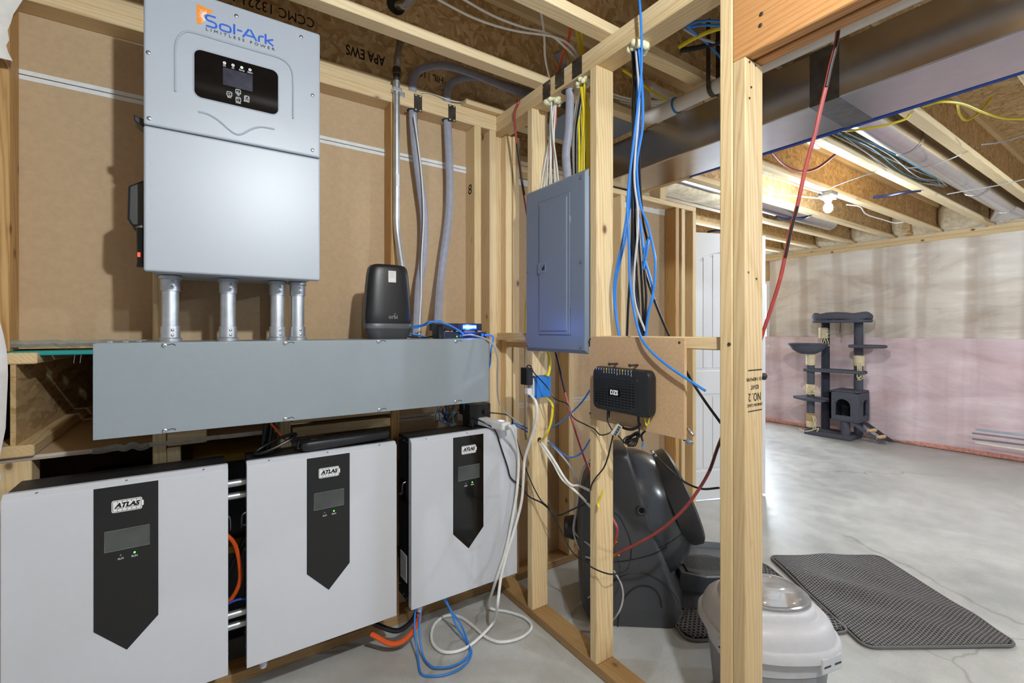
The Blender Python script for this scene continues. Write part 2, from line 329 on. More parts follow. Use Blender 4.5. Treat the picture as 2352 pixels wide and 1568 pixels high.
# --- wall A (back)
wa = struct('wall_back', (.5, YA, 0))
def stud(par, x0, x1, y0, y1, z0, z1, mat, name='stud', bv=.003): return obj(name, B((x0, x1, y0, y1, z0, z1)), mat, par, bevel=bv, seg=1)
stud(wa, -2.2, XB, YA, YD, 2.338, ZJ, WX, 'top_plate'); stud(wa, -2.2, XB, YA, YD, 2.300, 2.338, WX, 'top_plate')
for x in (-.51, -.134, .256, .694, 1.112, 1.199): stud(wa, x, x+.038, YA, YD, .038 if x > -.4 else 1.235, 2.30, WD if x in (-.51, .694) else WZ)
stud(wa, -.095, -.057, YA, YD, .038, .895, WZ); stud(wa, -.094, .02, YA, YA+.038, .90, .945, WX, 'blocking')
stud(wa, 1.25, 1.337, 2.037, YD, .038, 2.30, WZ)
stud(wa, 1.34, 1.378, YA, YD, .038, 2.155, WZ)
stud(wa, 1.298, 1.336, 1.99, 2.036, .038, 2.298, WZ)
for x in (1.715, 2.135, 2.66): stud(wa, x, x+.038, YA, YD, .038, 2.128, WD if x > 2.5 else WZ)
stud(wa, 2.725, 2.763, YA, YD, .038, 2.128, WZ); stud(wa, 2.848, 2.886, YA, YD, .038, 2.128, WZ)
stud(wa, 1.38, 2.886, YA, YD, 2.128, 2.160, WX, 'top_plate')
stud(wa, 1.34, 1.38, YA, YD, 2.155, 2.30, WZ)
stud(wa, -.6, 1.24, YA, YD, 0, .038, WT, 'bottom_plate'); stud(wa, 1.24, 2.9, YA, YD, 0, .038, WT, 'bottom_plate')
stud(wa, 2.50, 2.56, YA, YD, 2.16, 2.30, WZ, 'cripple_stud'); stud(wa, 2.285, 2.323, 1.62, YA+.05, 2.162, 2.20, WY, 'soffit_strip')
for a, z in ((.30, .955), (.30, .90)): stud(wa, a, .692, YA, YA+.07, z-.02, z+.018, WX, 'blocking')
stud(wa, -.60, -.425, YA, YA+.09, .038, .905, WZ, 'corner_post')
# drywall seen from its back, three sheets with white tape edges
def sheet(x0, x1, z0, z1): return obj('drywall', B((x0, x1, YD, YD+.0127, z0, z1)), 'kraft_paper', wa)
zs = 2.105; zs2 = .89
sheet(-.62, .6945, 1.262, zs-.004); sheet(.6945, 2.886, zs2+.004, zs-.004); sheet(-.62, 1.38, zs+.004, 2.42); sheet(.6945, 2.886, .02, zs2-.004)
obj('tape_edge', B((-.62, 2.886, YD-.0012, YD+.01, zs-.0155, zs-.0015)), 'gypsum_white', wa); obj('tape_edge', B((-.62, 2.886, YD-.0012, YD+.01, zs+.0015, zs+.0155)), 'gypsum_white', wa)
obj('tape_edge', B((.70, 2.886, YD-.0012, YD+.01, zs2-.014, zs2-.0015)), 'gypsum_edge', wa); obj('tape_edge', B((.70, 2.886, YD-.0012, YD+.01, zs2+.0015, zs2+.014)), 'gypsum_edge', wa)
obj('tape_edge', B((1.39, 2.9, YD-.002, YD+.01, 2.10, 2.122)), 'gypsum_white', wa)
text('pencil_mark', '8', .07, 'ink', (1.1115, 2.03, 1.995), FB, wa, .035)
for x, y in ((.05, .02),): pass
bm = B((-.62, -.10, 2.0, 2.09, 1.243, 1.262)); obj('teal_edging', B((-.60, -.10, 1.995, 2.09, 1.222, 1.236)), 'teal_edge', wa, bevel=.003)
g = bmesh.new()
pts = [(-.62+.0173*i, YA+.02+.008*noise.noise((i*.9, 0, 3)), 1.236+.022+.006*noise.noise((i*1.3, 5, 0))) for i in range(30)]
tube(g, pts, .014, 6, .012, 0); obj('mud_edge', g, 'joint_mud', wa, True); bm.free()
for x in (-.33, -.315): obj('nail', cyl(bmesh.new(), (x, 2.0, 1.225), (x-.003, 2.0, 1.195), .0012, 6), 'screw_steel', wa)
# --- small structures under the drywall: I-joist end, gypsum lid, dark cupboard
ijo = obj('landing_joist', B((-.468, -.456, YA-.01, 3.4, .955, 1.20)), OSB, wa); obj('flange', B((-.495, -.41, YA-.015, 3.4, 1.198, 1.232)), WY, ijo, bevel=.003, seg=1); obj('flange', B((-.51, -.415, YA-.02, 3.4, .921, .956)), WY, ijo, bevel=.003, seg=1)
obj('gypsum_lid', B((-.62, .256, YA+.005, 3.4, .9075, .92)), 'kraft_paper', wa)
g = bmesh.new(); tube(g, [(-.60+.043*i, YA+.003, .913+.002*noise.noise((i*1.7, 2, 0))) for i in range(20)], .006, 6, .0085, 0); obj('gypsum_broken_edge', g, 'gypsum_edge', wa, True)
g = bmesh.new(); tube(g, [(-.285+.02*i, YA-.003, .915+.010*noise.noise((i*1.1, 7, 1))) for i in range(8)], .010, 6, .012, 3); obj('mud_smear', g, 'joint_mud', wa, True)
wl = struct('wall_closet', (0, 3.4, 0))
obj('closet_back', B((-1.2, .93, 3.4, 3.43, 0, 2.3)), 'kraft_paper', wl); obj('closet_side', B((-1.2, -1.17, 2.08, 3.4, 0, 2.6)), 'kraft_paper', wl); obj('closet_side', B((.90, .93, 2.09, 3.4, 0, 2.3)), 'kraft_paper', wl)
obj('closet_lid', B((-1.2, .93, 2.09, 3.4, 1.24, 1.258)), OSBL, wl)
obj('closet_wing', B((-1.2, -.60, 2.05, 2.075, 0, 2.5)), 'kraft_paper', wl)
# --- wall B (partition, open studs)
wb = struct('wall_right', (XB, .6, 0))
stud(wb, XB, XB2, -1.6, YD-.012, 2.338, ZJ, WY, 'top_plate'); stud(wb, XB, XB2, -1.6, YD-.012, 2.300, 2.338, WY, 'top_plate')
stud(wb, XB, XB2, .700, YA-.002, 0, .038, WTY, 'bottom_plate')
for y0, y1, z in ((1.684, 1.722, 2.30), (1.275, 1.313, 2.30), (.738, .777, 2.30)): stud(wb, XB, XB2, y0, y1, .038, z, WZ)
stud(wb, XB, XB2, .700, .7375, .038, 2.05, WTR, 'trimmer_stud')
stud(wb, XB, XB+.038, -1.6, .738, 2.05, 2.299, WH, 'header'); stud(wb, XB+.051, XB2, -1.6, .738, 2.05, 2.299, WH, 'header')
stud(wb, XB+.02, XB2, .777, 1.275, 1.241, 1.279, WY, 'blocking'); stud(wb, XB-.002, XB+.036, 1.7225, 1.984, 1.25, 1.288, WY, 'blocking'); stud(wb, XB+.05, XB2, 1.7225, 1.984, 1.215, 1.245, WY, 'blocking')
t = wb
for i, (a, b_) in enumerate((('NO. 2', .026), ('KD-HT', .014), ('131 HEM-FIR', .011), ('UNION CASC', .009))):
    zz = (1.115, 1.142, 1.164, 1.092)[i]
    text('grade_stamp', a, b_*1.25, 'ink_black', (XB+.0455, .6996, zz), FA, wb, (.062, .04, .082, .078)[i], flip=True)
obj('grade_stamp', B(*[(XB+.012+.004*i, XB+.0145+.004*i, .6993, .6999, 1.187, 1.1905) for i in range(18)], *[(XB+.012+.004*i, XB+.0145+.004*i, .6993, .6999, 1.074, 1.077) for i in range(18)]), 'ink_black', wb)
for u, v in ((1722, 142), (1736, 150), (1720, 625), (1738, 640), (1726, 200), (1722, 225)): obj('nail', lathe(bmesh.new(), ony(u, v, .6985), (0, -1, 0), [(-.003, .003), (.0005, .003)], 8), 'dark_steel', wb)
for u, v in ((1749, 32), (1747, 58), (1675, 790)): screw(wb, onx(u, v, XB-.001), (-1, 0, 0), .005, 'nail', 'dark_steel')
def nailplate(par, cx, cz, plane, w=.038, h=.075):
    if plane == 'A': p = B((cx-w/2, cx+w/2, YA-.0025, YA, cz-h/2, cz+h/2)); tb = B(*[(cx+s*w*.28-.004, cx+s*w*.28+.004, YA-.0035, YA-.002, cz+q*h*.43-.002, cz+q*h*.43+.002) for s in (-1, 1) for q in (-1, 1)])
    else: p = B((XB-.0025, XB, cx-w/2, cx+w/2, cz-h/2, cz+h/2)); tb = B(*[(XB-.0035, XB-.002, cx+s*w*.42-.002, cx+s*w*.42+.002, cz+q*h*.28-.004, cz+q*h*.28+.004) for s in (-1, 1) for q in (-1, 1)])
    o = obj('nail_plate', p, 'dark_steel', par); obj('tab', tb, 'screw_steel' if plane == 'B' else 'sisal', o)
for u, v in ((960, 237), (1038, 260)): q = ony(u, v, YA); nailplate(wa, q.x, q.z, 'A')
for u, v in ((1256, 207), (1286, 180), (1326, 155)): q = onx(u, v, XB); nailplate(wb, q.y, q.z, 'B', .055 if u != 1256 else .05, .07)
def foam(par, c, r, k=16, seed=0):
    rnd = random.Random(seed); bm = bmesh.new()
    for i in range(k):
        a = 2*math.pi*i/k; q = Vector((c[0]+math.cos(a)*r*rnd.uniform(.5, 1), c[1]+math.sin(a)*r*rnd.uniform(.5, 1), c[2]+rnd.uniform(-.012, .006)))
        x = bmesh.ops.create_icosphere(bm, subdivisions=2, radius=r*rnd.uniform(.28, .45), matrix=Matrix.Translation(q))
    return obj('foam_seal', bm, 'foam', par, True)
XC = XB+.04
F1 = onz(1270, 232, 2.298); F2 = onz(1336, 186, 2.298); F3 = onz(1466, 108, 2.298)
for i, f in enumerate((F1, F2, F3)): foam(wb, (XC+.0, f.y, 2.296), .033, 16, i)
# --- far wall
wf = struct('wall_far', (XF, 1, 0))
def film(y0, y1, z0, z1, mat, amp, name, dx=0):
    bm = bmesh.new(); nu = max(4, int((y1-y0)/.06)); nv = max(4, int((z1-z0)/.05)); g = []
    for i in range(nu+1):
        row = []
        for j in range(nv+1):
            y = y0+(y1-y0)*i/nu; z = z0+(z1-z0)*j/nv
            bow = .03*abs(math.sin(math.pi*(y-.1)/.41))**.6
            x = XF-dx-bow-amp*noise.noise((y*2.2, z*3.5, 4.1))-amp*.6*noise.noise((y*1.2+z*3, z*9, 8.1))
            row.append(bm.verts.new((x, y, z)))
        g.append(row)
    for i in range(nu):
        for j in range(nv): bm.faces.new((g[i][j], g[i+1][j], g[i+1][j+1], g[i][j+1]))
    return obj(name, bm, mat, wf, True)
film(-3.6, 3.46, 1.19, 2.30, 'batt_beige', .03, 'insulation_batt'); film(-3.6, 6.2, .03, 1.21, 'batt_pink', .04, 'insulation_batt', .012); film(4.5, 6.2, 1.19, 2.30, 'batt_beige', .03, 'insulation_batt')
obj('sheathing', B((XF+.02, XF+.10, -3.6, 3.46, 0, 2.3), (XF+.02, XF+.10, 4.5, 6.2, 0, 2.3), (XF+.02, XF+.10, 3.46, 4.5, 0, 1.1), (XF+.02, XF+.10, 3.46, 4.5, 2.0, 2.3)), 'kraft_paper', wf)
stud(wf, XF-.045, XF+.05, -3.6, 6.2, 2.285, 2.33, WY, 'top_plate'); stud(wf, XF-.03, XF+.05, -3.6, 6.2, 2.33, ZJ, WY, 'top_plate')
g = bmesh.new(); tube(g, [(XF-.04-.02*noise.noise((i*.7, 1, 0)), -3.5+.1*i, .022+.012*noise.noise((i*.9, 3, 0))) for i in range(96)], .03, 7, .026, 0); obj('insulation_foot', g, 'pink_fluff', wf, True)
for k, y in enumerate(sorted(jy)):
    bm = bmesh.new(); bmesh.ops.create_icosphere(bm, subdivisions=3, radius=1)
    for v in bm.verts:
        n_ = 1+.14*noise.noise(v.co*2.2+Vector((k*3.1, 0, 0))); sgn = lambda a, p: math.copysign(abs(a)**p, a)
        v.co = Vector((XF-.05+.09*v.co.x*n_, y+.204+.20*sgn(v.co.y, .6), 2.53+.155*sgn(v.co.z, .6)))
    obj('rim_insulation', bm, 'fluff_cream', wf, True)
stud(wf, XF-.20, XF-.03, 1.83, 1.90, ZJ+.0, ZJ+.12, OSB, 'squash_block')
win = struct('window_1', (XF, 4.0, 1.1))
obj('window_frame', B((XF-.03, XF+.05, 3.46, 3.50, 1.05, 2.0), (XF-.03, XF+.05, 4.46, 4.50, 1.05, 2.0), (XF-.03, XF+.05, 3.5, 4.46, 1.05, 1.09), (XF-.03, XF+.05, 3.5, 4.46, 1.96, 2.0)), 'door_white', win)
obj('window_pane', B((XF+.02, XF+.028, 3.50, 4.46, 1.09, 1.96)), 'window_sky', win)
# --- door leaf standing open
dr = struct('door_1', tuple(onz(1676, 1145, 0)))
p0 = onz(1758, 1137, 0.0); p1 = onz(1600, 1152, 0.0); p0.z = p1.z = .012
ex = (p1-p0).normalized(); ey = Vector((0, 0, 1)); ez = ey.cross(ex); 
if ez.dot(p0) > 0: ez = -ez
DW = .76
def DP(a, z, d=0): return p0+ex*a+ey*z+ez*d
def dbox(bm, a0, a1, z0, z1, d0, d1):
    prism(bm, [DP(a0, z0, d0), DP(a1, z0, d0), DP(a1, z1, d0), DP(a0, z1, d0)], ez*(d1-d0)); return bm
obj('door_leaf', dbox(bmesh.new(), 0, DW, 0, 2.03, -.035, -.006), 'door_white', dr)
bm = bmesh.new()
dbox(bm, 0, .12, 0, 2.03, -.006, .002); dbox(bm, DW-.12, DW, 0, 2.03, -.006, .002); dbox(bm, .12, DW-.12, 0, .22, -.006, .002); dbox(bm, .12, DW-.12, .80, .98, -.006, .002)
top = [(.12, 2.03), (.12, 1.80)]+[(.12+.52*i/12, 1.80+.085*math.sin(math.pi*i/12)) for i in range(1, 12)]+[(.64, 1.80), (.64, 2.03)]
prism(bm, [DP(a, z, -.006) for a, z in top], ez*.008); obj('door_frame_relief', bm, 'door_white', dr, bevel=.004)
bm = bmesh.new()
for i in range(6):
    a = .145+.083*i; dbox(bm, a, a+.078, 1.0, 1.79+.075*math.sin(math.pi*(i+.5)/6), -.006, -.001); dbox(bm, a, a+.078, .24, .78, -.006, -.001)
obj('door_plank', bm, 'door_white', dr, bevel=.003, kind='stuff'); dbm = dbox(bmesh.new(), .10, .66, .46, .475, -.006, .001); dbm.free()
kb = lathe(bmesh.new(), DP(.06, .93, .002), ez, [(0, .03), (.006, .03), (.008, .012), (.03, .012), (.036, .026), (.055, .028), (.065, .012)], 16); obj('door_knob', kb, 'black_metal', dr, True)
kb = lathe(bmesh.new(), DP(-.002, .93, -.02), -ex, [(0, .022), (.012, .02), (.02, .01)], 12); obj('door_latch', kb, 'black_metal', dr, True)
ORD = ('first', 'second', 'third', 'fourth', 'fifth', 'sixth', 'seventh', 'eighth')
# ================================================================== INVERTER
YI = 1.645; IX0, IX1, IZ0, IZ1, IS = -.131, .333, 1.465, 2.288, 1.873
inv = thing('inverter', 'tall light grey inverter with black touch display and blue wordmark on the wall', 'inverter', ((IX0+IX1)/2, 1.78, IZ0))
obj('chassis', B((IX0+.012, IX1-.012, YI+.02, 1.925, IZ0+.004, IZ1-.01)), 'inverter_paint', inv, bevel=.01)
[obj('mounting_bracket', B((IX0+.06, IX1-.06, 1.925, 1.984, z, z+.05)), 'galvanized', inv) for z in (1.75, 2.15)]
obj('upper_cover', B((IX0, IX1, YI, YI+.03, IS+.0015, IZ1)), 'inverter_paint', inv, bevel=.006, seg=3)
obj('lower_cover', B((IX0, IX1, YI, YI+.03, IZ0, IS-.0015)), 'inverter_paint', inv, bevel=.006, seg=3)
disp = obj('display_panel', prism(bmesh.new(), [(x, YI-.0012, z) for x, z in rrect(-.014, .206, 1.984, 2.123, .018)], (0, .004, 0)), 'black_gloss', inv)
obj('display_rim', tube(bmesh.new(), [(x, YI+.0005, z) for x, z in (lambda q: q+[q[0]])(rrect(-.0155, .2075, 1.9825, 2.1245, .0195))], .0022, 6, sm=0), 'inverter_paint', inv, True)
obj('screen', B((.057, .135, YI-.0018, YI, 2.038, 2.090)), 'lcd_grey', disp)
for i, (x, lb) in enumerate(((.061, 'DC'), (.083, 'AC'), (.106, 'Normal'), (.128, 'Alarm'))):
    obj('indicator', lathe(bmesh.new(), (x, YI-.001, 2.104), (0, -1, 0), [(-.001, .0042), (.0008, .0042), (.0008, .002)], 14), 'print_white' , disp)
    obj('indicator_light', lathe(bmesh.new(), (x, YI-.0018, 2.104), (0, -1, 0), [(0, .0022), (.0006, .0022)], 10), 'led_green' if i == 2 else 'print_grey', disp)
    text('caption', lb, .008, 'print_white', (x, YI-.0016, 2.0955), FA, disp, min(.014, .0035*len(lb)))
for x, z, sym, lb in ((.0965, 2.0275, 'up', 'Up'), (.0735, 2.014, 'left', 'Esc'), (.097, 2.0035, 'down', 'Down'), (.1195, 2.014, 'ent', 'Enter')):
    q = [(a, YI-.0016, c) for a, c in rrect(x-.0062, x+.0062, z-.0065, z+.0065, .0025, 3)]; bm = tube(bmesh.new(), q+[q[0]], .0008, 5, sm=0)
    k = .0035; tr = {'up': [(-k, -k), (k, -k), (0, k), (-k, -k)], 'down': [(-k, k), (k, k), (0, -k), (-k, k)], 'left': [(k, k), (-k, 0), (k, -k)], 'ent': [(k, k), (k, -k*.6), (-k, -k*.6), (-k, k), (0, k)]}[sym]
    tube(bm, [(x+a, YI-.0016, z+c) for a, c in tr], .0007, 5, sm=0); obj('touch_button', bm, 'print_white', disp)
    text('caption', lb, .007, 'print_white', (x, YI-.0016, z-.0098), FA, disp, .0032*len(lb))
g = [(-.059, 1.984), (-.059, 2.05), (-.059, 2.10), (-.055, 2.135), (-.040, 2.160), (-.018, 2.168), (.05, 2.168), (.15, 2.168), (.205, 2.168), (.233, 2.158), (.247, 2.135), (.250, 2.10), (.250, 2.04), (.250, 1.984)]
obj('embossed_arch', tube(bmesh.new(), [(x, YI+.0008, z) for x, z in g], .005, 8, .0032), 'inverter_paint', inv, True)
g = [(-.004, 1.941), (.02, 1.939), (.045, 1.928), (.075, 1.905), (.092, 1.897), (.108, 1.902), (.132, 1.922), (.158, 1.935), (.196, 1.938)]
obj('embossed_wave', tube(bmesh.new(), [(x, YI+.0008, z) for x, z in g], .0045, 8, .0032), 'inverter_paint', inv, True)
for x, z in ((.092, 2.257), (.274, 2.257), (-.120, 2.075), (-.118, 1.892), (.309, 2.076), (.309, 1.895)): screw(inv, (x, YI-.0005, z), (0, -1, 0), .0055)
for i in range(6):
    for x in (-.112, .318): obj('rivet_mark', lathe(bmesh.new(), (x, YI-.0002, 1.83-.062*i), (0, -1, 0), [(-.001, .0036), (.0004, .003), (.0004, .002)], 10), 'inverter_paint', inv, True)
lw = bmesh.new(); kx = .178/1.24
def LS(*pts): tube(lw, [(.0145+x*kx, YI-.0004, 2.1995+z*.0335) for x, z in pts], .0027, 8, .0006, 0, (0, 1, 0))
LS((.17, .98), (.05, .98), (.015, .93), (0, .82), (0, .70), (.015, .58), (.05, .52), (.13, .50), (.165, .44), (.18, .32), (.18, .18), (.165, .07), (.13, .02), (0, .02))
LS((.30, .02), (.26, .06), (.245, .16), (.245, .42), (.26, .53), (.30, .58), (.38, .58), (.42, .53), (.435, .42), (.435, .16), (.42, .06), (.38, .02), (.30, .02))
LS((.50, .0), (.50, .92)); LS((.55, .48), (.645, .48)); LS((.66, .0), (.77, .86), (.80, .86), (.915, .0)); LS((.72, .27), (.86, .27))
LS((.96, .0), (.96, .38), (.975, .52), (1.01, .58), (1.055, .58)); LS((1.09, .0), (1.09, .92)); LS((1.24, .60), (1.10, .30)); LS((1.12, .34), (1.24, .0))
obj('wordmark', lw, 'logo_blue', inv)
text('tagline', 'LIMITLESS POWER', .012, 'ink_black', (.105, YI-.0008, 2.1895), FA, inv, .182, space=1.7)
sun = prism(bmesh.new(), [(-.008, YI-.0008, 2.2555), (.033, YI-.0008, 2.249), (.026, YI-.0008, 2.240), (.014, YI-.0008, 2.236), (.009, YI-.0008, 2.224), (.010, YI-.0008, 2.212), (.002, YI-.0008, 2.199), (-.006, YI-.0008, 2.198), (-.008, YI-.0008, 2.201)], (0, .0006, 0))
so = obj('sun_emblem', sun, 'logo_orange', inv); bm = bmesh.new()
for i in range(13):
    a = math.radians(95+i*13); c0 = Vector((.016, YI-.0011, 2.2255)); d0 = Vector((math.cos(a), 0, math.sin(a))); r1 = .028 if i % 2 else .022
    e = c0+d0*r1
    if e.x < -.007 or e.z > 2.252 or e.z < 2.2: e = c0+d0*.019
    w = Vector((-d0.z, 0, d0.x))*.0007; prism(bm, [c0+d0*.008+w*1.6, c0+d0*.008-w*1.6, e], (0, .0003, 0))
obj('sun_ray', bm, 'print_white', so, kind='stuff')
# left-hand switch block and aerial stick
sw = obj('disconnect_switch', prism(bmesh.new(), [(-.125, 1.72, 1.745), (-.172, 1.72, 1.715), (-.174, 1.72, 1.62), (-.164, 1.72, 1.60), (-.125, 1.72, 1.60)], (0, .10, 0)), 'black_plastic', inv, bevel=.006)
bm = cyl(bmesh.new(), (-.142, 1.735, 1.603), (-.142, 1.735, 1.49), .013, 14, .011); st = obj('aerial_stick', bm, 'black_satin', inv, True)
obj('stick_light', cyl(bmesh.new(), (-.1475, 1.7228, 1.525), (-.1475, 1.7220, 1.513), .003, 8), 'led_red', st, True); obj('stick_cap', cyl(bmesh.new(), (-.142, 1.735, 1.494), (-.142, 1.735, 1.485), .0125, 14), 'black_metal', st, True); obj('stick_collar', cyl(bmesh.new(), (-.142, 1.735, 1.598), (-.142, 1.735, 1.605), .0145, 14), 'screw_steel', st, True)
obj('side_handle', prism(bmesh.new(), [(-.122, 1.70, 1.903), (-.158, 1.70, 1.915), (-.156, 1.70, 1.897), (-.130, 1.70, 1.880), (-.130, 1.70, 1.870), (-.122, 1.70, 1.868)], (0, .06, 0)), 'black_plastic', inv, bevel=.003)
text('bottom_print', 'GRID  LOAD', .012, 'print_grey', (.12, 1.70, IZ0+.0035), (math.pi, 0, 0), inv, .06)
# ================================================================== CONDUIT STUBS between inverter and wireway
GZ = 1.266
for i, (x, n_) in enumerate(((-.076, 'first'), (.076, 'second'), (.221, 'third'), (.285, 'fourth'))):
    t = thing('conduit', ['galvanized conduit stub below the inverter, farthest left of four', 'galvanized conduit stub below the inverter, second from the left', 'galvanized conduit stub below the inverter, left one of the close pair', 'galvanized conduit stub below the inverter, right one of the close pair'][i], 'conduit', (x, 1.78, GZ), 'conduit stubs below the inverter')
    obj('pipe', cyl(bmesh.new(), (x, 1.78, GZ+.01), (x, 1.78, 1.46), .022, 24), 'galvanized', t, True)
    for z0, dz in ((GZ, 1), (1.4665, -1)):
        cp = obj('coupling', lathe(bmesh.new(), (x, 1.78, z0), (0, 0, dz), [(0, .029), (.008, .030), (.011, .0265), (.012, .0255), (.046, .0255), (.047, .0225)], 24), 'galvanized', t, True)
        for q in (.019, .035): screw(cp, (x+.006, 1.78-.0248, z0+dz*q), (.2, -1, 0), .0045)
# ================================================================== WIREWAY (gutter box)
YG = 1.640; GX0, GX1, GZ0 = -.236, .987, 1.008
gt = thing('wireway', 'long blue-grey steel wireway box under the inverter', 'wireway', ((GX0+GX1)/2, 1.76, GZ0))
obj('trough', B((GX0+.004, GX1-.004, YG+.004, 1.895, GZ0+.004, GZ)), 'wireway_paint', gt, bevel=.003)
[obj('standoff', B((x, x+.04, 1.895, 1.984, 1.05, 1.2)), 'galvanized', gt) for x in (-.135, .255, .693)]
cv = obj('cover', B((GX0, GX1, YG, YG+.004, GZ0, GZ-.002)), 'wireway_paint', gt, bevel=.0015)
for u, v in ((377, 793), (655, 788), (869, 784), (1047, 784), (378, 989), (655, 962), (871, 941), (1047, 922)):
    q = ony(u, v, YG-.0002); screw(cv, q, (0, -1, 0), .0062)
    sl = [(q.x+.006, YG-.0004, q.z+.001), (q.x+.011, YG-.0004, q.z+.002), (q.x+.017, YG-.0004, q.z+.004), (q.x+.023, YG-.0004, q.z+.0028), (q.x+.026, YG-.0004, q.z-.001)]
    obj('keyhole_slot', tube(bmesh.new(), sl, .0016, 6, .0008), 'black_gloss', cv, True)
for x, y in ((-.205, 1.665), (-.175, 1.70), (-.150, 1.75), (-.10, 1.85)): obj('bolt', lathe(bmesh.new(), (x, y, GZ), (0, 0, 1), [(0, .007), (.004, .007), (.006, .004)], 6), 'galvanized', gt, True)
# ================================================================== BATTERIES
YB = 1.750; BW, BZ0, BZ1 = .508, .190, .866
def battery(x0, label, i):
    t = thing('battery', label, 'battery', (x0+BW/2, 1.83, BZ0), 'white wall batteries')
    obj('case', B((x0+.004, x0+BW-.004, YB+.03, 1.905, BZ0+.004, BZ1-.001)), 'black_metal', t, bevel=.003)
    [obj('wall_rail', B((x0+.03, x0+BW-.03, 1.905, 1.984, z, z+.05)), 'black_metal', t) for z in (.68, .30)]
    poly = [(YB, BZ0), (YB, BZ1-.014), (YB+.016, BZ1), (YB+.032, BZ1), (YB+.032, BZ0)]
    fp = obj('front_panel', prism(bmesh.new(), [(x0, y, z) for y, z in poly], (BW, 0, 0)), 'battery_white', t, bevel=.002)
    for k in (.13, .5, .87): screw(fp, (x0+BW*k, YB+.009, BZ1-.006), (0, -.6, 1), .003)
    zb = BZ0
    bd = obj('display_band', prism(bmesh.new(), [(x0+a, YB-.0012, zb+b_) for a, b_ in ((.183, .660), (.329, .660), (.329, .257), (.256, .180), (.183, .257))], (0, .002, 0)), 'black_satin' if i < 2 else 'black_gloss', t)
    y = YB-.0014
    bg = obj('badge', prism(bmesh.new(), [(a, y-.0006, c) for a, c in rrect(x0+.222, x0+.291, zb+.584, zb+.619, .005, 3)], (0, .001, 0)), 'print_white', bd)
    bm = B((x0+.291, x0+.2945, y-.0006, y, zb+.594, zb+.609)); obj('badge_tip', bm, 'print_white', bg)
    q = [(a, y-.0008, c) for a, c in rrect(x0+.2245, x0+.2885, zb+.5865, zb+.6165, .0035, 3)]; bm = tube(bmesh.new(), q+[q[0]], .0006, 4, sm=0)
    for k in range(1, 6):
        xx = x0+.2245+.064*k/6; bm2 = [(xx, y-.0008, zb+.5865), (xx, y-.0008, zb+.5935)]; tube(bm, bm2, .0005, 4, sm=0); tube(bm, [(xx, y-.0008, zb+.610), (xx, y-.0008, zb+.6165)], .0005, 4, sm=0)
    obj('badge_cells', bm, 'ink_black', bg)
    text('brand_name', 'ATLAS', .017, 'ink_black', (x0+.257, y-.0009, zb+.6035), FA, bg, .058, shear=.25, bold=.0009)
    text('brand_line', 'ENERGY SOLUTIONS', .005, 'ink_black', (x0+.2565, y-.0009, zb+.5955), FA, bg, .056)
    sc = obj('screen', B((x0+.207, x0+.308, y-.0005, y+.0005, zb+.475, zb+.533)), 'screen_glass', bd); obj('screen_edge', tube(bmesh.new(), [(x0+a, y-.0004, zb+c) for a, c in ((.2065, .4745), (.3085, .4745), (.3085, .5335), (.2065, .5335), (.2065, .4745))], .0005, 4, sm=0), 'print_grey', sc)
    for a, lb, mt in ((.242, 'ALM', 'led_dull'), (.2735, 'RUN', 'led_green')):
        obj('status_light', lathe(bmesh.new(), (x0+a, y, zb+.459), (0, -1, 0), [(-.001, .0026), (.0012, .0022), (.0016, .001)], 10), mt, bd, True)
        text('caption', lb, .008, 'print_white', (x0+a, y-.0004, zb+.449), FA, bd, .0135)
    obj('cable_gland', lathe(bmesh.new(), (x0+.053, YB+.05, BZ0+.003), (0, 0, -1), [(0, .016), (.01, .0165), (.011, .0145), (.018, .015), (.019, .0135), (.027, .014), (.028, .0125), (.036, .013), (.037, .0115), (.045, .012), (.050, .008)], 16), 'light_grey_plastic', t, True)
    for sx in (0, 1):
        xs = x0+.004 if sx == 0 else x0+BW-.004; d = -1 if sx == 0 else 1
        for z in (.60, .42, .24, .06): screw(fp, (x0 if sx == 0 else x0+BW, YB+.02, BZ0+z), (d, 0, 0), .0028)
        hr = obj('handle_recess', B((xs-.0008, xs+.0008, YB+.065, YB+.125, BZ0+.405, BZ0+.495)), 'black_gloss', t)
        obj('handle', tube(bmesh.new(), [(xs, YB+.072, BZ0+.49), (xs+d*.012, YB+.075, BZ0+.48), (xs+d*.014, YB+.08, BZ0+.44), (xs+d*.012, YB+.115, BZ0+.43), (xs, YB+.12, BZ0+.43)], .0032, 8), 'screw_steel', hr, True)
        for yy, z in ((.055, .655), (.095, .655), (.14, .655), (.055, .02), (.095, .02), (.14, .045)): screw(t, (xs, YB+yy, BZ0+z), (d, 0, 0), .003)
    if i == 2:
        ls = obj('rating_label', B((x0+.0025, x0+.004, YB+.06, YB+.13, BZ0+.08, BZ0+.19)), 'label_paper', t)
        obj('label_print', B(*[(x0+.0021, x0+.0026, YB+.066, YB+.124-.012*(k % 3), BZ0+.10+.010*k, BZ0+.1015+.010*k) for k in range(8)]), 'print_grey', ls)
    return t
BX = (-.433, .127, .695)
for i, (x, l) in enumerate(zip(BX, ('white wall battery with black display band at the far left, nearest the camera', 'white wall battery in the middle with a black power strip lying on top', 'white wall battery nearest the room corner, white cords hanging over its face'))): battery(x, l, i)
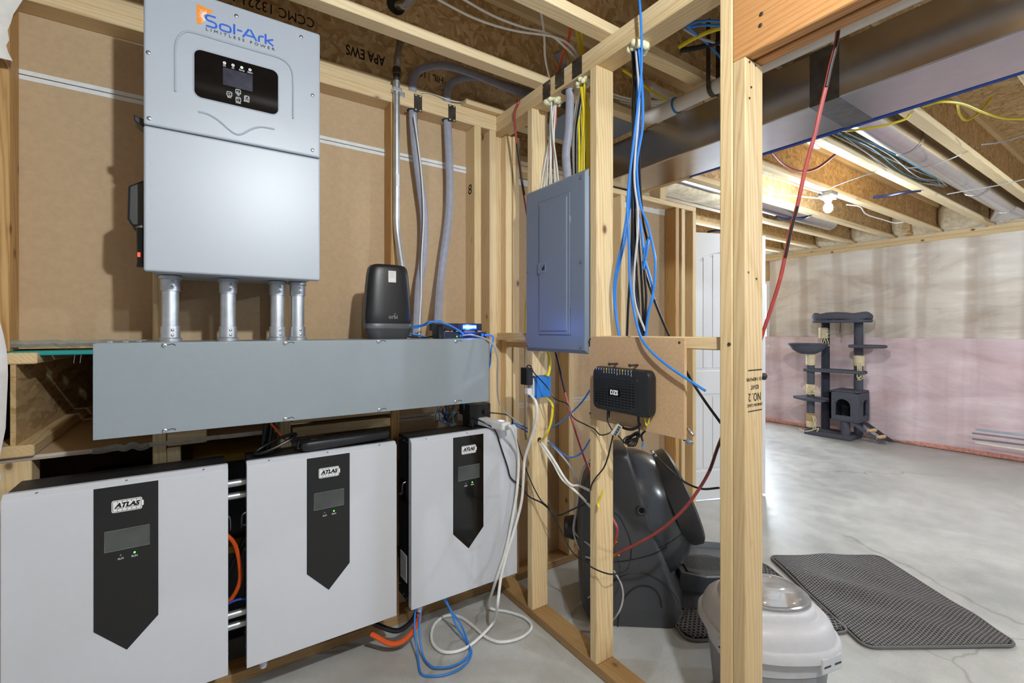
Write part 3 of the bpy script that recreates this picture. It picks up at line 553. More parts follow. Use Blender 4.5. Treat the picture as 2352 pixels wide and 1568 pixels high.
# links between batteries
for i in (0, 1):
    a, b_ = BX[i]+BW-.01, BX[i+1]+.006
    for z, nm in ((.78, 'upper'), (.335, 'lower')) if i == 0 else ():
        for k in (0, 1):
            tag(obj('link_conduit', cyl(bmesh.new(), (a, 1.84+.02*k, z-.05*k), (b_, 1.84+.02*k, z-.05*k), .012, 14), 'galvanized', None, True), '%s of the two %s steel conduits joining the left and middle batteries' % (('higher', 'lower')[k], nm), 'conduit', 'steel conduits between batteries')
cable('battery_lead', 'orange power lead looping in the gap between left and middle batteries', [(.06, 1.86, .62), (.10, 1.86, .56), (.115, 1.85, .46), (.10, 1.85, .40), (.06, 1.86, .35)], .007, 'orange_cable')
cable('battery_lead', 'black power lead crossing the gap between left and middle batteries', [(.06, 1.88, .40), (.10, 1.88, .50), (.14, 1.88, .58)], .010, 'black_cable')
cable('network_cable', 'blue network cable in the gap between left and middle batteries', [(.06, 1.83, .375), (.10, 1.83, .385), (.14, 1.83, .38)], .004, 'dark_blue_cable')
cable('battery_lead', 'orange lead drooping below the corner battery from its cable gland', [(.56, 1.84, .10), (.63, 1.80, .055), (.69, 1.79, .06), (.742, 1.80, .10), (.748, 1.80, .135)], .010, 'orange_cable')
cable('battery_lead', 'black lead drooping below the corner battery beside the orange one', [(.58, 1.86, .12), (.66, 1.82, .085), (.72, 1.82, .10), (.745, 1.81, .145)], .010, 'black_cable')
for k in (0, 1):
    r = .10-.02*k; cx, cy = .80+.02*k, 1.68
    pts = [(.735+.03*k, 1.80, .19), (.72+.02*k, 1.78, .10), (.71+.02*k, 1.72, .02)]+[(cx+1.15*r*math.cos(a), cy+.95*r*math.sin(a), .006+.008*k) for a in [math.radians(200+26*j) for j in range(7)]]+[(.90+.02*k, 1.76, .05), (.88, 1.79, .12), (.84+.02*k, 1.81, .19)]
    cable('network_cable', ['outer blue network cable looped on the floor under the corner battery', 'inner blue network cable looped on the floor under the corner battery'][k], pts, .0042, 'blue_cable', 'blue cables looped on the floor')
# ================================================================== ROUTER on the wireway
RX, RY = .611, 1.782
def sect(z, a, b_, p=3.0, n=36): return [(RX+x, RY+y, GZ+z) for x, y in ringpts(n, a, b_, p)]
rt = thing('router', 'black tapered mesh wifi router standing on the wireway', 'router', (RX, RY, GZ))
obj('base', loft(bmesh.new(), [sect(0, .074, .034), sect(.006, .078, .037), sect(.034, .0905, .042), sect(.048, .093, .043), sect(.060, .092, .042)]), 'robot_plastic', rt, True)
obj('trim_band', loft(bmesh.new(), [sect(.040, .0935, .0440), sect(.052, .0945, .0445), sect(.058, .092, .043)]), 'robot_grey', rt, True)
bz = [(.058, .0885), (.075, .092), (.10, .0915), (.15, .088), (.20, .084), (.25, .079), (.272, .0745), (.284, .066), (.288, .055)]
obj('body', loft(bmesh.new(), [sect(z, a, a*.46) for z, a in bz]), 'black_plastic', rt, True)
obj('edge_trim', loft(bmesh.new(), [[(RX+x, RY+y+.006, GZ+z) for x, y in ringpts(36, a+.0022, a*.40, 3)] for z, a in bz[:-1]]), 'robot_grey', rt, True)
lb = obj('sticker', B((RX-.012, RX+.018, RY-.0400, RY-.0385, GZ+.218, GZ+.262)), 'label_paper', rt)
obj('sticker_print', B(*[(RX-.008, RX+.013-.004*(k % 2), RY-.0404, RY-.0399, GZ+.236+.005*k, GZ+.2372+.005*k) for k in range(5)]), 'print_grey', lb)
text('wordmark', 'orbi', .024, 'print_grey', (RX+.006, RY-.0428, GZ+.085), FA, rt, .034); obj('status_dot', cyl(bmesh.new(), (RX+.014, RY-.0432, GZ+.098), (RX+.014, RY-.040, GZ+.098), .0012, 8), 'print_white', rt)
# ================================================================== NETWORK SWITCH, LED CONTROLLER, ADAPTER
a0, a1 = ony(1018, 760, 1.715).x, ony(1117, 760, 1.715).x
ns = thing('network_switch', 'dark blue network switch under the lit sign box, on the wireway', 'switch', ((a0+a1)/2, 1.76, GZ))
obj('housing', B((a0, a1, 1.715, 1.81, GZ, GZ+.027)), plain('switch_blue', (30, 44, 66), .4), ns, bevel=.002)
for k in range(8): obj('port', B((a0+.076+.0145*k, a0+.0875+.0145*k, 1.7138, 1.716, GZ+.007, GZ+.019)), 'black_gloss' if k not in (0, 7) else 'blue_cable', ns)
obj('vent_lines', B(*[(a0+.006, a0+.055, 1.7142, 1.716, GZ+.005+.0045*k, GZ+.0062+.0045*k) for k in range(5)]), 'black_gloss', ns)
obj('status_light', lathe(bmesh.new(), (a0+.062, 1.715, GZ+.008), (0, -1, 0), [(0, .0025), (.001, .002)], 10), 'led_green', ns)
c0, c1 = ony(1002, 750, 1.73).x, ony(1107, 750, 1.73).x
ev = thing('light_controller', 'black controller box with glowing blue EVERLIGHTS sign, stacked on the network switch', 'controller', ((c0+c1)/2, 1.76, GZ+.027))
obj('housing', B((c0, c1, 1.73, 1.80, GZ+.032, GZ+.062)), 'black_satin', ev, bevel=.002)
for x in (c0+.04, c0+.09, c0+.13, c1-.02): obj('foot', cyl(bmesh.new(), (x, 1.745, GZ+.0265), (x, 1.745, GZ+.033), .006, 10), 'black_metal', ev)
ex_s = ony(1079, 750, 1.7288).x
text('sign', 'EVERLIGHTS', .016, 'led_sign', (ex_s, 1.7288, GZ+.047), FA, ev, .062, bold=.0004)
obj('sign_halo', B((ex_s-.034, ex_s+.034, 1.7293, 1.7299, GZ+.0375, GZ+.0565)), 'halo_blue', ev)  # added glowing plate, stands in for the halo around the lit letters
lamp('sign_glow', (ex_s, 1.712, GZ+.047), .6, .012, (.08, .2, 1))
ad = thing('power_adapter', 'black oval adapter standing upright beside the router', 'adapter', (.80, 1.72, GZ))
bm = loft(bmesh.new(), [[(.795+x*k+.010*z/.06, 1.715+y*k+.03*z/.06, GZ+z) for x, y in ringpts(20, .016, .034, 4)] for z, k in ((.0, .9), (.004, 1), (.045, 1), (.055, .9), (.058, .7))])
obj('shell', bm, 'black_plastic', ad, True); obj('shell_print', B((.809, .8115, 1.715, 1.735, GZ+.025, GZ+.031)), 'yellow_cable', ad)
cable('network_cable', 'blue network cable arching from router to the switch ports', [(.69, 1.79, GZ+.045), (.74, 1.74, GZ+.055), tuple(ony(985, 739, 1.70)), tuple(ony(1010, 740, 1.69)), tuple(ony(1035, 748, 1.69)), tuple(ony(1055, 760, 1.70)), tuple(ony(1065, 769, 1.712))], .0038, 'blue_cable')
cable('network_cable', 'blue network cable behind the upright adapter on the wireway', [(.69, 1.80, GZ+.04), (.75, 1.80, GZ+.048), (.82, 1.80, GZ+.07), (.86, 1.815, GZ+.068), (.90, 1.82, GZ+.03)], .0034, 'blue_cable')
cable('network_cable', 'short blue network lead lying on the wireway beside the router foot', [(.685, 1.80, GZ+.022), (.72, 1.77, GZ+.016), (.77, 1.78, GZ+.005)], .0034, 'blue_cable')
cable('thin_cable', 'thin black cable on the wireway behind the upright adapter', [(.69, 1.80, GZ+.008), (.74, 1.76, GZ+.004), (.79, 1.79, GZ+.006), (.85, 1.80, GZ+.02)], .0028, 'black_cable')
cable('network_cable', 'blue network cable dropping over the right end of the wireway', [(a1-.008, 1.713, GZ+.013), (a1+.012, 1.68, GZ+.005), (1.02, 1.68, GZ-.05), (1.025, 1.70, GZ-.12), (1.01, 1.75, GZ-.20), (.99, 1.85, GZ-.26), (1.0, 1.88, .95), (1.02, 1.87, .88)], .0038, 'blue_cable')
cable('network_cable', 'grey network cable hanging from the switch down to the stud beside the corner', [(a0+.085, 1.712, GZ+.012), (a0+.12, 1.68, GZ+.013), (.985, 1.62, GZ-.015), (1.015, 1.62, GZ-.08), (1.04, 1.66, GZ-.17), (1.07, 1.70, GZ-.26), (1.11, 1.72, GZ-.32), (1.18, 1.75, .90), (1.225, 1.745, .865)], .0035, 'grey_thin')
# ================================================================== EMT riser + flexible conduit + grey feeder cables
ex0 = ony(912.5, 400, 1.955).x
em = thing('wall_conduit', 'thin steel conduit rising from behind the router to the joists', 'conduit', (ex0, 1.955, GZ))
obj('pipe', tube(bmesh.new(), [(ex0+.012, 1.88, GZ), (ex0+.012, 1.88, GZ+.13), (ex0+.010, 1.89, GZ+.22), (ex0+.004, 1.945, GZ+.40), (ex0, 1.963, GZ+.5), (ex0, 1.963, 1.9), (ex0, 1.963, 2.40)], .0142, 14), 'galvanized', em, True)
obj('coupling', lathe(bmesh.new(), (ex0, 1.963, 2.385), (0, 0, 1), [(0, .0155), (.03, .0155), (.032, .018), (.055, .018), (.06, .014)], 16), 'dark_steel', em, True)
obj('strap', B((ex0-.019, ex0+.019, 1.945, 1.984, 2.335, 2.352), (ex0+.019, ex0+.045, 1.981, 1.985, 2.333, 2.356)), 'galvanized', em, bevel=.003)
obj('foot_fitting', lathe(bmesh.new(), (ex0+.012, 1.88, GZ), (0, 0, 1), [(0, .022), (.012, .022), (.014, .017), (.04, .017)], 16), 'galvanized', em, True); obj('sticker', B((ex0-.008, ex0+.006, 1.9475, 1.9490, 1.925, 1.975)), 'label_paper', em)
def flex(name, label, pts, r):
    path = smoothpath(pts, 40); L = [0]
    for a, b_ in zip(path, path[1:]): L.append(L[-1]+(b_-a).length)
    tot = L[-1]; n = int(tot/.0032); res = []; j = 0
    for i in range(n+1):
        s = tot*i/n
        while j < len(L)-2 and L[j+1] < s: j += 1
        f = (s-L[j])/max(1e-9, L[j+1]-L[j]); res.append(path[j].lerp(path[j+1], f))
    return tag(obj(name, tube(bmesh.new(), res, r, 12, sm=0, radii=[(1, .86)[i % 2] for i in range(len(res))]), 'flex_metal', None, True), label, 'conduit')
hq_ = ony(914, 14, 1.631)
flex('flexible_conduit', 'ribbed flexible steel conduit above the wall plate passing through the joist', [(ex0, 1.963, 2.44), (ex0+.002, 1.95, 2.50), (ex0, 1.90, 2.56), (ex0-.01, 1.80, 2.58), tuple(hq_+Vector((-.005, .06, .005))), tuple(hq_), tuple(ony(932, 10, 1.57)), tuple(ony(948, -12, 1.50)), tuple(ony(962, -50, 1.42))], .015)
obj('web_hole', lathe(bmesh.new(), (hq_.x-.008, 1.6318, hq_.z), (0, -1, 0), [(0, .034), (.0012, .034)], 20), 'black_metal', bpy.data.objects['joist.001'])
for k, (u0, v0) in enumerate(((952, 258), (1032, 282))):
    x = ony(u0, v0, 1.99).x
    pts = [(x+.66, 1.78, 2.41), (x+.42, 1.86-.03*k, 2.46), (x+.24, 1.91, 2.50), (x+.12, 1.95, 2.515), (x+.03, 2.0, 2.49), (x+.0, 2.01, 2.43), (x, 2.01, 2.30)]
    if k == 0: low = [ony(953, 330, 2.0), ony(963, 410, 2.0), ony(974, 500, 2.0), ony(972, 590, 1.99), ony(962, 660, 1.97), ony(957, 770, 1.87)]
    else: low = [ony(1031, 350, 2.0), ony(1033, 420, 2.0), ony(1030, 500, 2.0), ony(1018, 590, 1.99), ony(1010, 660, 1.97), ony(1006, 735, 1.88), ony(1006, 772, 1.87)]
    cable('feeder_cable', ['thick grey feeder cable down the back wall, next to the steel conduit', 'thick grey feeder cable down the back wall, the one farther right'][k], pts+low, .019, 'grey_cable', 'grey feeder cables on the back wall', .012, 10, (0, 1, 0))
    hq = lathe(bmesh.new(), (x, 2.012, 2.2995), (0, 0, -1), [(0, .026), (.0008, .026)], 18); obj('bored_hole', hq, 'black_metal', wa)
cable('thermostat_wire', 'thin white wire running down along the left grey feeder cable', [ony(951, 262, 1.965), ony(960, 330, 1.965), ony(969, 410, 1.965), ony(973, 500, 1.965), ony(968, 600, 1.955), ony(967, 680, 1.935), ony(962, 772, 1.845)], .0028, 'white_cable')
cable('thermostat_wire', 'thin white wire lying across the top plate under the joist', [ony(958, 217, 2.0), ony(975, 212, 2.01), ony(1000, 218, 2.01), ony(1030, 229, 2.0), ony(1055, 234, 2.0), ony(1075, 231, 2.0), ony(1100, 237, 2.0), ony(1130, 245, 2.02)], .0026, 'white_cable')
tag(obj('wood_offcut', B((1.05, 1.36, 1.955, 2.03, ZJ+.001, ZJ+.028)), WX, None, bevel=.002), 'short wood offcut lying on the top plate at the corner', 'offcut')
# ================================================================== BREAKER PANEL
PXF = XB-.014
pn = thing('breaker_panel', 'dark grey electrical breaker panel between two studs', 'breaker panel', (XB, 1.518, 1.207))
py0, py1, pz0, pz1 = 1.315, 1.722, 1.207, 1.922
obj('back_box', B((XB+.001, XB+.088, py0+.003, py1-.045, pz0+.03, pz1-.03)), 'panel_paint', pn)
ch = [(PXF+.010, py1), (PXF, py1-.010), (PXF, py0+.010), (PXF+.010, py0)]
bm = loft(bmesh.new(), [[(PXF+.013, y, z) for y, z in ((py0, pz0), (py1, pz0), (py1, pz1), (py0, pz1))], [(PXF, y, z) for y, z in ((py0+.012, pz0+.016), (py1-.012, pz0+.016), (py1-.012, pz1-.012), (py0+.012, pz1-.012))]])
cvp = obj('cover', bm, 'panel_paint', pn, bevel=.002)
obj('door_gap', B((PXF-.0006, PXF+.001, 1.407, 1.617, 1.279, 1.855)), plain('panel_gap', (80, 90, 104), .4), pn)
pd = obj('door', B((PXF-.0035, PXF+.001, 1.409, 1.615, 1.281, 1.853)), 'panel_paint', pn, bevel=.002)
obj('door_face', B((PXF-.007, PXF, 1.425, 1.606, 1.296, 1.838)), 'panel_paint', pd, bevel=.005, seg=3)
lt = obj('latch', B((PXF-.0085, PXF-.002, 1.559, 1.616, 1.543, 1.590)), 'panel_paint', pd, bevel=.003)
obj('latch_slot', B((PXF-.0088, PXF-.007, 1.566, 1.585, 1.556, 1.580)), 'black_metal', lt); obj('latch_tab', prism(bmesh.new(), [(PXF-.0092, 1.583, 1.58), (PXF-.0092, 1.567, 1.58), (PXF-.0092, 1.583, 1.565)], (.002, 0, 0)), 'panel_paint', lt)
obj('knockout_mark', tube(bmesh.new(), [(PXF-.0072, 1.594+.008*math.cos(a*.3), 1.607+.009*math.sin(a*.3)) for a in range(22)], .0005, 4, sm=0), plain('panel_mark', (96, 106, 122), .4), pd)
for z in (1.742, 1.375): obj('hinge', B((PXF-.0042, PXF, 1.4085, 1.415, z-.016, z+.016)), 'screw_steel', pd, bevel=.001)
for y in (1.345, 1.70):
    for z in (pz0+.027, (pz0+pz1)/2, pz1-.03): screw(cvp, (PXF-.0008, y, z), (-1, 0, 0), .0065)
# wires into the top of the panel
WG = 'white cables into the breaker panel'
topz = lambda y: pz1+.0
rnd = random.Random(5)
for k, (u, bulge) in enumerate(((1240, -5), (1247, -3), (1255, 4), (1262, -2), (1268, 8), (1275, 2), (1281, 6), (1285, 1))):
    f = Vector((XC+rnd.uniform(-.012, .012), F1.y+rnd.uniform(-.012, .012), 2.292)); e = onx(u, 425, XC+.005); m_ = f.lerp(e, .45); m_.y += bulge*.0018; m_.x += rnd.uniform(-.01, .01)
    cable('white_cable', 'white cable entering the breaker panel top, %s from the left of the fan' % ORD[k], [f, f.lerp(m_, .5)+Vector((0, bulge*.0005, 0)), m_, m_.lerp(e, .6)+Vector((0, bulge*.0008, 0)), e-Vector((0, 0, .05))], .0055, 'romex_white', WG, .0026)
cable('orange_cable', 'orange electrical cable running down among the white ones into the breaker panel', [Vector((XC, F1.y-.016, 2.31)), onx(1276, 280, XC+.01), onx(1268, 330, XC+.015), onx(1266, 420, XC+.015), onx(1266, 440, XC+.015)], .0055, 'orange_cable', None, .003)
for k, (u, um) in enumerate(((1330, 1330), (1334, 1340), (1339, 1345), (1343, 1336), (1348, 1349), (1352, 1353))):
    f = Vector((XC+rnd.uniform(-.01, .012), F2.y+rnd.uniform(-.014, .01), 2.292)); e = onx(u, 402, XC); cable('yellow_cable', 'yellow cable entering the breaker panel top, %s from the left' % ORD[k], [f, onx(um, 260, XC+.002*k), onx((um+u)/2, 330, XC), e-Vector((0, 0, .05))], .0062, 'yellow_cable', 'yellow cables into the breaker panel', .003)
cable('black_cable', 'black electrical cable beside the yellow ones entering the breaker panel', [Vector((XC+.005, F2.y+.014, 2.292)), onx(1333, 240, XC), onx(1324, 300, XC), onx(1323, 370, XC), onx(1324, 425, XC)], .008, 'black_cable', None, .005)
cable('white_cable', 'white electrical cable left of the black one entering the breaker panel', [Vector((XC+.015, F2.y+.02, 2.30)), onx(1325, 240, XC+.03), onx(1317, 320, XC+.03), onx(1318, 380, XC+.03), onx(1320, 425, XC+.03)], .006, 'romex_white', None, .003)
cable('feeder_cable', 'thick grey feeder cable dropping through the top plate into the breaker panel', [onz(1280, 120, 2.50), onz(1296, 160, 2.45), onx(1306, 195, XC), onx(1309, 230, XC), onx(1306, 300, XC), onx(1300, 350, XC), onx(1303, 405, XC), onx(1304, 430, XC)], .019, 'grey_cable', None, .014, 12)
hf = onz(1303, 210, 2.2995); obj('bored_hole', lathe(bmesh.new(), (XC, hf.y, 2.2995), (0, 0, -1), [(0, .027), (.0008, .027)], 18), 'black_metal', wb)
# cables above the plate
cable('ceiling_cable', 'upper white cable drooping below the joists toward the panel', [onz(990, -10, 2.47), onz(1090, 42, 2.44), onz(1180, 70, 2.43), onz(1270, 84, 2.43), onz(1310, 105, 2.43), onx(1330, 135, XC+.01)], .0055, 'romex_white', 'white cables drooping below the joists', .003)
cable('ceiling_cable', 'lower white cable drooping below the joists toward the panel', [onz(1050, -10, 2.47), onz(1130, 35, 2.45), onz(1200, 62, 2.44), onz(1260, 78, 2.44), onz(1300, 110, 2.42), onx(1326, 137, XC)], .0055, 'romex_white', 'white cables drooping below the joists', .003)
cable('ceiling_cable', 'white cable falling straight from the joists behind the first nail plate', [onz(1242, 25, 2.52), onz(1250, 80, 2.47), onz(1252, 130, 2.43), onx(1262, 180, XC)], .0045, 'romex_white', None, .003)
cable('ceiling_cable', 'orange cable hanging from the joists to the top plate', [onz(1312, 55, 2.50), onz(1306, 90, 2.47), onz(1290, 135, 2.43), onx(1280, 172, XC)], .006, 'orange_cable', None, .003)
for k in (0, 1): cable('ceiling_cable', ['left yellow cable hanging from the joists to the top plate', 'right yellow cable hanging from the joists to the top plate'][k], [onz(1322+12*k, 62, 2.50), onz(1330+6*k, 100, 2.46), onx(1333+3*k, 130, XC)], .006, 'yellow_cable', 'yellow cables above the top plate', .003)
# ================================================================== MDF BOARD + MODEM
MX = XB-.013
mb = thing('mounting_board', 'square tan fibreboard panel screwed to the studs below the cable bundle', 'board', (XB, 1.10, .962))
obj('board', B((MX, XB-.0005, onx(1572, 800, MX).y, onx(1355, 800, MX).y, onx(1355, 961, MX).z, onx(1355, 772.4, MX).z)), 'mdf', mb, bevel=.001)
for y, z in ((1.303, 1.266), (.908, 1.262), (1.303, .985)): screw(mb, (MX, y-.006, z), (-1, 0, 0), .004, 'screw', 'dark_steel')
my0, my1, mz0, mz1 = .984, 1.243, 1.016, 1.170; MD = .042; MS = -.0325
mo = thing('modem', 'black fibre modem with vent slots mounted on the fibreboard', 'modem', (MX-.02, 1.14, mz0))
def mring(x, k, p=.0): return [(x, y, z) for y, z in rrect(my0+k, my1-k, mz0+k, mz1-k, .022, 5)]
obj('body', loft(bmesh.new(), [mring(MX-.001, .006), mring(MX-.012, 0), mring(MX-MD+.012, 0), mring(MX-MD+.003, .004), mring(MX-MD, .012)]), 'black_plastic', mo, True)
xs = MX-MD
vent = bmesh.new()
for r_ in range(11):
    for c_ in range(12):
        y = 1.252+MS-.0155*c_; z = 1.129-.0092*r_
        if 3 < r_ < 7 and 3 < c_ < 8: continue
        if r_ in (0, 10) and c_ in (0, 11): continue
        rr = bmesh.ops.create_cube(vent, size=1); bmesh.ops.scale(vent, vec=(.0012, .0095, .0028), verts=rr['verts']); bmesh.ops.translate(vent, vec=(xs-.0002, y, z), verts=rr['verts'])
obj('vent_slots', vent, 'black_gloss', mo)
q = [(xs, y, z) for y, z in rrect(1.064+MS, 1.262+MS, 1.024, 1.141, .012, 4)]; obj('vent_outline', tube(bmesh.new(), q+[q[0]], .0008, 5, sm=0), 'black_satin', mo)
lg = obj('badge', B((xs-.0012, xs, 1.139+MS, 1.193+MS, 1.072, 1.097)), 'black_gloss', mo); text('wordmark', 'DZS', .022, 'print_white', (xs-.0014, 1.166+MS, 1.0845), FB, lg, .036, bold=.001)
for k in range(14):
    y = 1.254+MS-.0125*k; obj('indicator', B((xs-.0006, xs+.004, y-.0009, y+.0009, 1.158, 1.1665)), 'yellow_cable' if k in (4, 10) else 'print_grey', mo)
    if k > 2: obj('caption', B((xs-.0006, xs+.001, y-.0006-.006*.2, y+.0006-.006*.2, 1.150-.004*(k in (8, 13)), 1.1565)), 'print_white', mo)
for u, v in ((1410, 835), (1457, 838)):
    q = onx(u+8, v, MX); hk = obj('screw', lathe(bmesh.new(), q, (-1, 0, 0), [(-.002, .0035), (.038, .0035), (.039, .006), (.042, .005)], 10), 'dark_steel', mb, True)
part_cable(mo, 'power_cord', [(xs+.02, 1.180, 1.018), (xs+.015, 1.178, .998), (xs+.012, 1.177, .980), onx(1405, 985, 1.20), onx(1420, 1000, 1.21), onx(1436, 1018, 1.21)], .0026, 'black_cable')
obj('cord_plug', cyl(bmesh.new(), (xs+.02, 1.180, 1.018), (xs+.017, 1.179, .99), .006, 10), 'black_plastic', mo, True)
tg = tag(obj('cord_tag', prism(bmesh.new(), [onx(1419, 972, 1.195), onx(1430, 980, 1.195), onx(1417, 1002, 1.195), onx(1402, 995, 1.195)], (-.001, 0, 0)), 'label_paper', None), 'white barcode tag on the modem power cord', 'tag')
tp = [onx(1418-1.1*k, 976+2.1*k, 1.1935) for k in range(10)]; bm = bmesh.new()
for k in range(10): tube(bm, [onx(1420.5-1.15*k, 978+2.0*k, 1.1935), onx(1426-1.15*k, 982+2.0*k, 1.1935)], .0008 if k % 3 else .0014, 4, sm=0)
obj('barcode', bm, 'ink_black', tg)
co = bmesh.new()
for k in range(5):
    c0_ = onx(1450+1.5*k, 1004+2*k, 1.20+.004*k); tube(co, [c0_+Vector((.004*math.sin(a*2+k), (.036-.003*k)*math.cos(a), (.010+.0015*k)*math.sin(a)-.019*math.cos(a)+.003*math.sin(3*a+k))) for a in [2*math.pi*i/14+.3*k for i in range(15)]], .0024, 6, sm=2)
tag(obj('coiled_cord', co, 'black_cable', None, True), 'small bundle of coiled thin black cord below the fibreboard', 'cord')
part_cable(mo, 'data_cable', [(xs+.02, 1.045, 1.02), (xs+.022, 1.045, .99), onx(1470, 975, 1.205), onx(1455, 985, 1.21), onx(1437, 984, 1.215), onx(1418, 974, 1.215)], .005, 'black_cable', .003)
part_cable(mo, 'thin_cord', [(xs+.02, 1.047, 1.018), onx(1467, 960, 1.205), onx(1468, 990, 1.205), onx(1462, 1003, 1.205)], .0024, 'black_cable')
cable('fibre_lead', 'short yellow fibre lead looping under the modem', [(xs+.02, 1.018, 1.018), onx(1482, 965, 1.21), onx(1485, 977, 1.21), onx(1490, 968, 1.21), (xs+.022, 1.000, 1.02)], .0022, 'yellow_cable')
def coax(name, label, pts, col):
    o = cable(name, label, pts, .0036, 'black_cable'); a, b_ = [P(*p) if len(p) == 4 else Vector(p) for p in pts[-2:]]; d = (b_-a).normalized()
    k = obj('connector', lathe(bmesh.new(), b_, d, [(-.004, .0042), (.006, .0042), (.007, .0055), (.016, .0055), (.017, .0048), (.026, .0048), (.027, .002)], 12), 'screw_steel', o, True); obj('colour_ring', cyl(bmesh.new(), b_+d*.008, b_+d*.014, .0058, 12), col, k, True)
coax('coax_cable', 'black coax cable with blue ringed connector hanging below the fibreboard', [(1.255, .997, 1.0), onx(1476, 995, 1.25), onx(1477, 1015, 1.25)], 'blue_cable')
coax('coax_cable', 'black coax cable joined by a steel coupler, running past the black globe', [onx(1652, 1120, 1.40), onx(1610, 1122, 1.40), onx(1570, 1105, 1.39), onx(1535, 1075, 1.36), onx(1510, 1050, 1.31), onx(1505, 1045, 1.30)], 'black_cable')
coax('coax_cable', 'silver tipped coax end poking out beside the fibreboard edge, upper of two', [(1.30, .93, .985), onx(1576, 982, 1.262), onx(1580, 986, 1.262)], 'screw_steel')
coax('coax_cable', 'silver tipped coax end poking out beside the fibreboard edge, lower of two', [(1.30, .93, .96), onx(1571, 1009, 1.262), onx(1575, 1011, 1.262)], 'blue_cable')
# ================================================================== DUCTS AND PIPES
dt = thing('air_duct', 'long rectangular sheet-metal air duct under the joists', 'duct', (2.13, 0, 2.165))
D0, D1, DZ0, DZ1 = 1.97, 2.285, 2.165, 2.37
seams = [-2.4, onx(1893, 200, D0).y, 2.32]
for a, b_ in zip(seams, seams[1:]): obj('duct_section', B((D0, D1, a, b_, DZ0, DZ1)), 'duct_metal', dt, bevel=.004)
for y in seams[1:2]: obj('foil_tape', B((D0-.0012, D1+.0012, y-.05, y+.05, DZ0-.0012, DZ1)), 'duct_tape', dt)
g = bmesh.new(); tube(g, [(1.80, -2.4, 2.322), (1.80, 1.36, 2.322)], .030, 20, sm=0)
pv = thing('drain_pipe', 'white plastic drain pipe running beside the metal air duct', 'pipe', (1.80, .2, 2.29)); obj('pipe', g, 'pvc', pv, True)
el = obj('elbow', tube(bmesh.new(), [(1.80, 1.34, 2.322), (1.80, 1.44, 2.322), (1.80, 1.50, 2.335), (1.80, 1.525, 2.37), (1.80, 1.53, 2.43)], .036, 18, sm=5), 'pvc', pv, True)
for y in (1.35,): obj('primer_ring', cyl(bmesh.new(), (1.80, y-.014, 2.322), (1.80, y-.007, 2.322), .0365, 20), 'blue_primer', el, True)
e2 = obj('riser_elbow', tube(bmesh.new(), [(1.80, 1.53, 2.42), (1.80, 1.535, 2.46), (1.83, 1.54, 2.495), (1.87, 1.54, 2.50)], .037, 18, sm=5), 'pvc', pv, True); obj('branch', cyl(bmesh.new(), (1.85, 1.54, 2.50), (2.25, 1.54, 2.50), .030, 20), 'pvc', pv, True)
hy = onx(1638, 210, 1.80).y
obj('hanger_strap', tube(bmesh.new(), [(1.765, hy, 2.60), (1.765, hy, 2.40), (1.766, hy, 2.322), (1.778, hy, 2.296), (1.80, hy, 2.288), (1.822, hy, 2.296), (1.834, hy, 2.322), (1.835, hy, 2.40), (1.835, hy, 2.60)], .0016, 6, .011, 5, (0, 1, 0)), 'dark_steel', pv, True)
tag(obj('sheet_metal_panel', B((1.50, 1.93, 1.66, 2.02, 2.372, 2.376)), 'panel_paint', None), 'dark sheet-metal panel fixed under the joists past the blue cable bundle', 'panel')
def rduct(name, label, y, z, r, x0, x1, joints):
    t = thing(name, label, 'duct', ((x0+x1)/2, y, z-r)); xs_ = [x0]+joints+[x1]
    for a, b_ in zip(xs_, xs_[1:]): obj('pipe_section', cyl(bmesh.new(), (a, y, z), (b_+.02, y, z), r, 28, r*.975), 'duct_metal', t, True)
    for a in joints: obj('bead', lathe(bmesh.new(), (a+.03, y, z), (1, 0, 0), [(-.006, r), (0, r+.004), (.006, r)], 28), 'duct_metal', t, True)
    return t
r1 = rduct('round_duct', 'round shiny metal duct between the joists at the upper right', 1.03, 2.47, .085, 2.29, 6.25, [3.6, 5.2])
obj('boot', loft(bmesh.new(), [[(6.20, 1.03+x, 2.47+z) for x, z in ringpts(16, .085)], [(6.34, 1.03+x, 2.45+z) for x, z in ringpts(16, .12, .09, 6)], [(6.42, 1.03+x, 2.40+z) for x, z in ringpts(16, .14, .04, 8)]]), 'duct_metal', r1, True)
rduct('round_duct', 'round metal duct half wrapped in cream insulation, beyond the low wall', 2.24, 2.45, .075, 2.35, 5.6, [3.9])
g = bmesh.new(); tube(g, [(2.5+.12*i, 2.20+.02*noise.noise((i, 0, 0)), 2.34+.010*noise.noise((i*.8, 4, 0))) for i in range(13)], .11, 10, .028, 3); tag(obj('duct_insulation', g, 'fluff_cream', None, True), 'loose cream insulation hanging under the wrapped round duct', 'insulation')
tag(obj('plastic_pipe', tube(bmesh.new(), [(2.5, 1.30, 2.50), (2.9, 1.33, 2.49), (3.2, 1.36, 2.48), (3.27, 1.37, 2.49), (3.30, 1.37, 2.53), (3.31, 1.37, 2.62)], .032, 16, sm=4), 'pvc', None, True), 'short white plastic pipe ending in an elbow between the far joists', 'pipe')
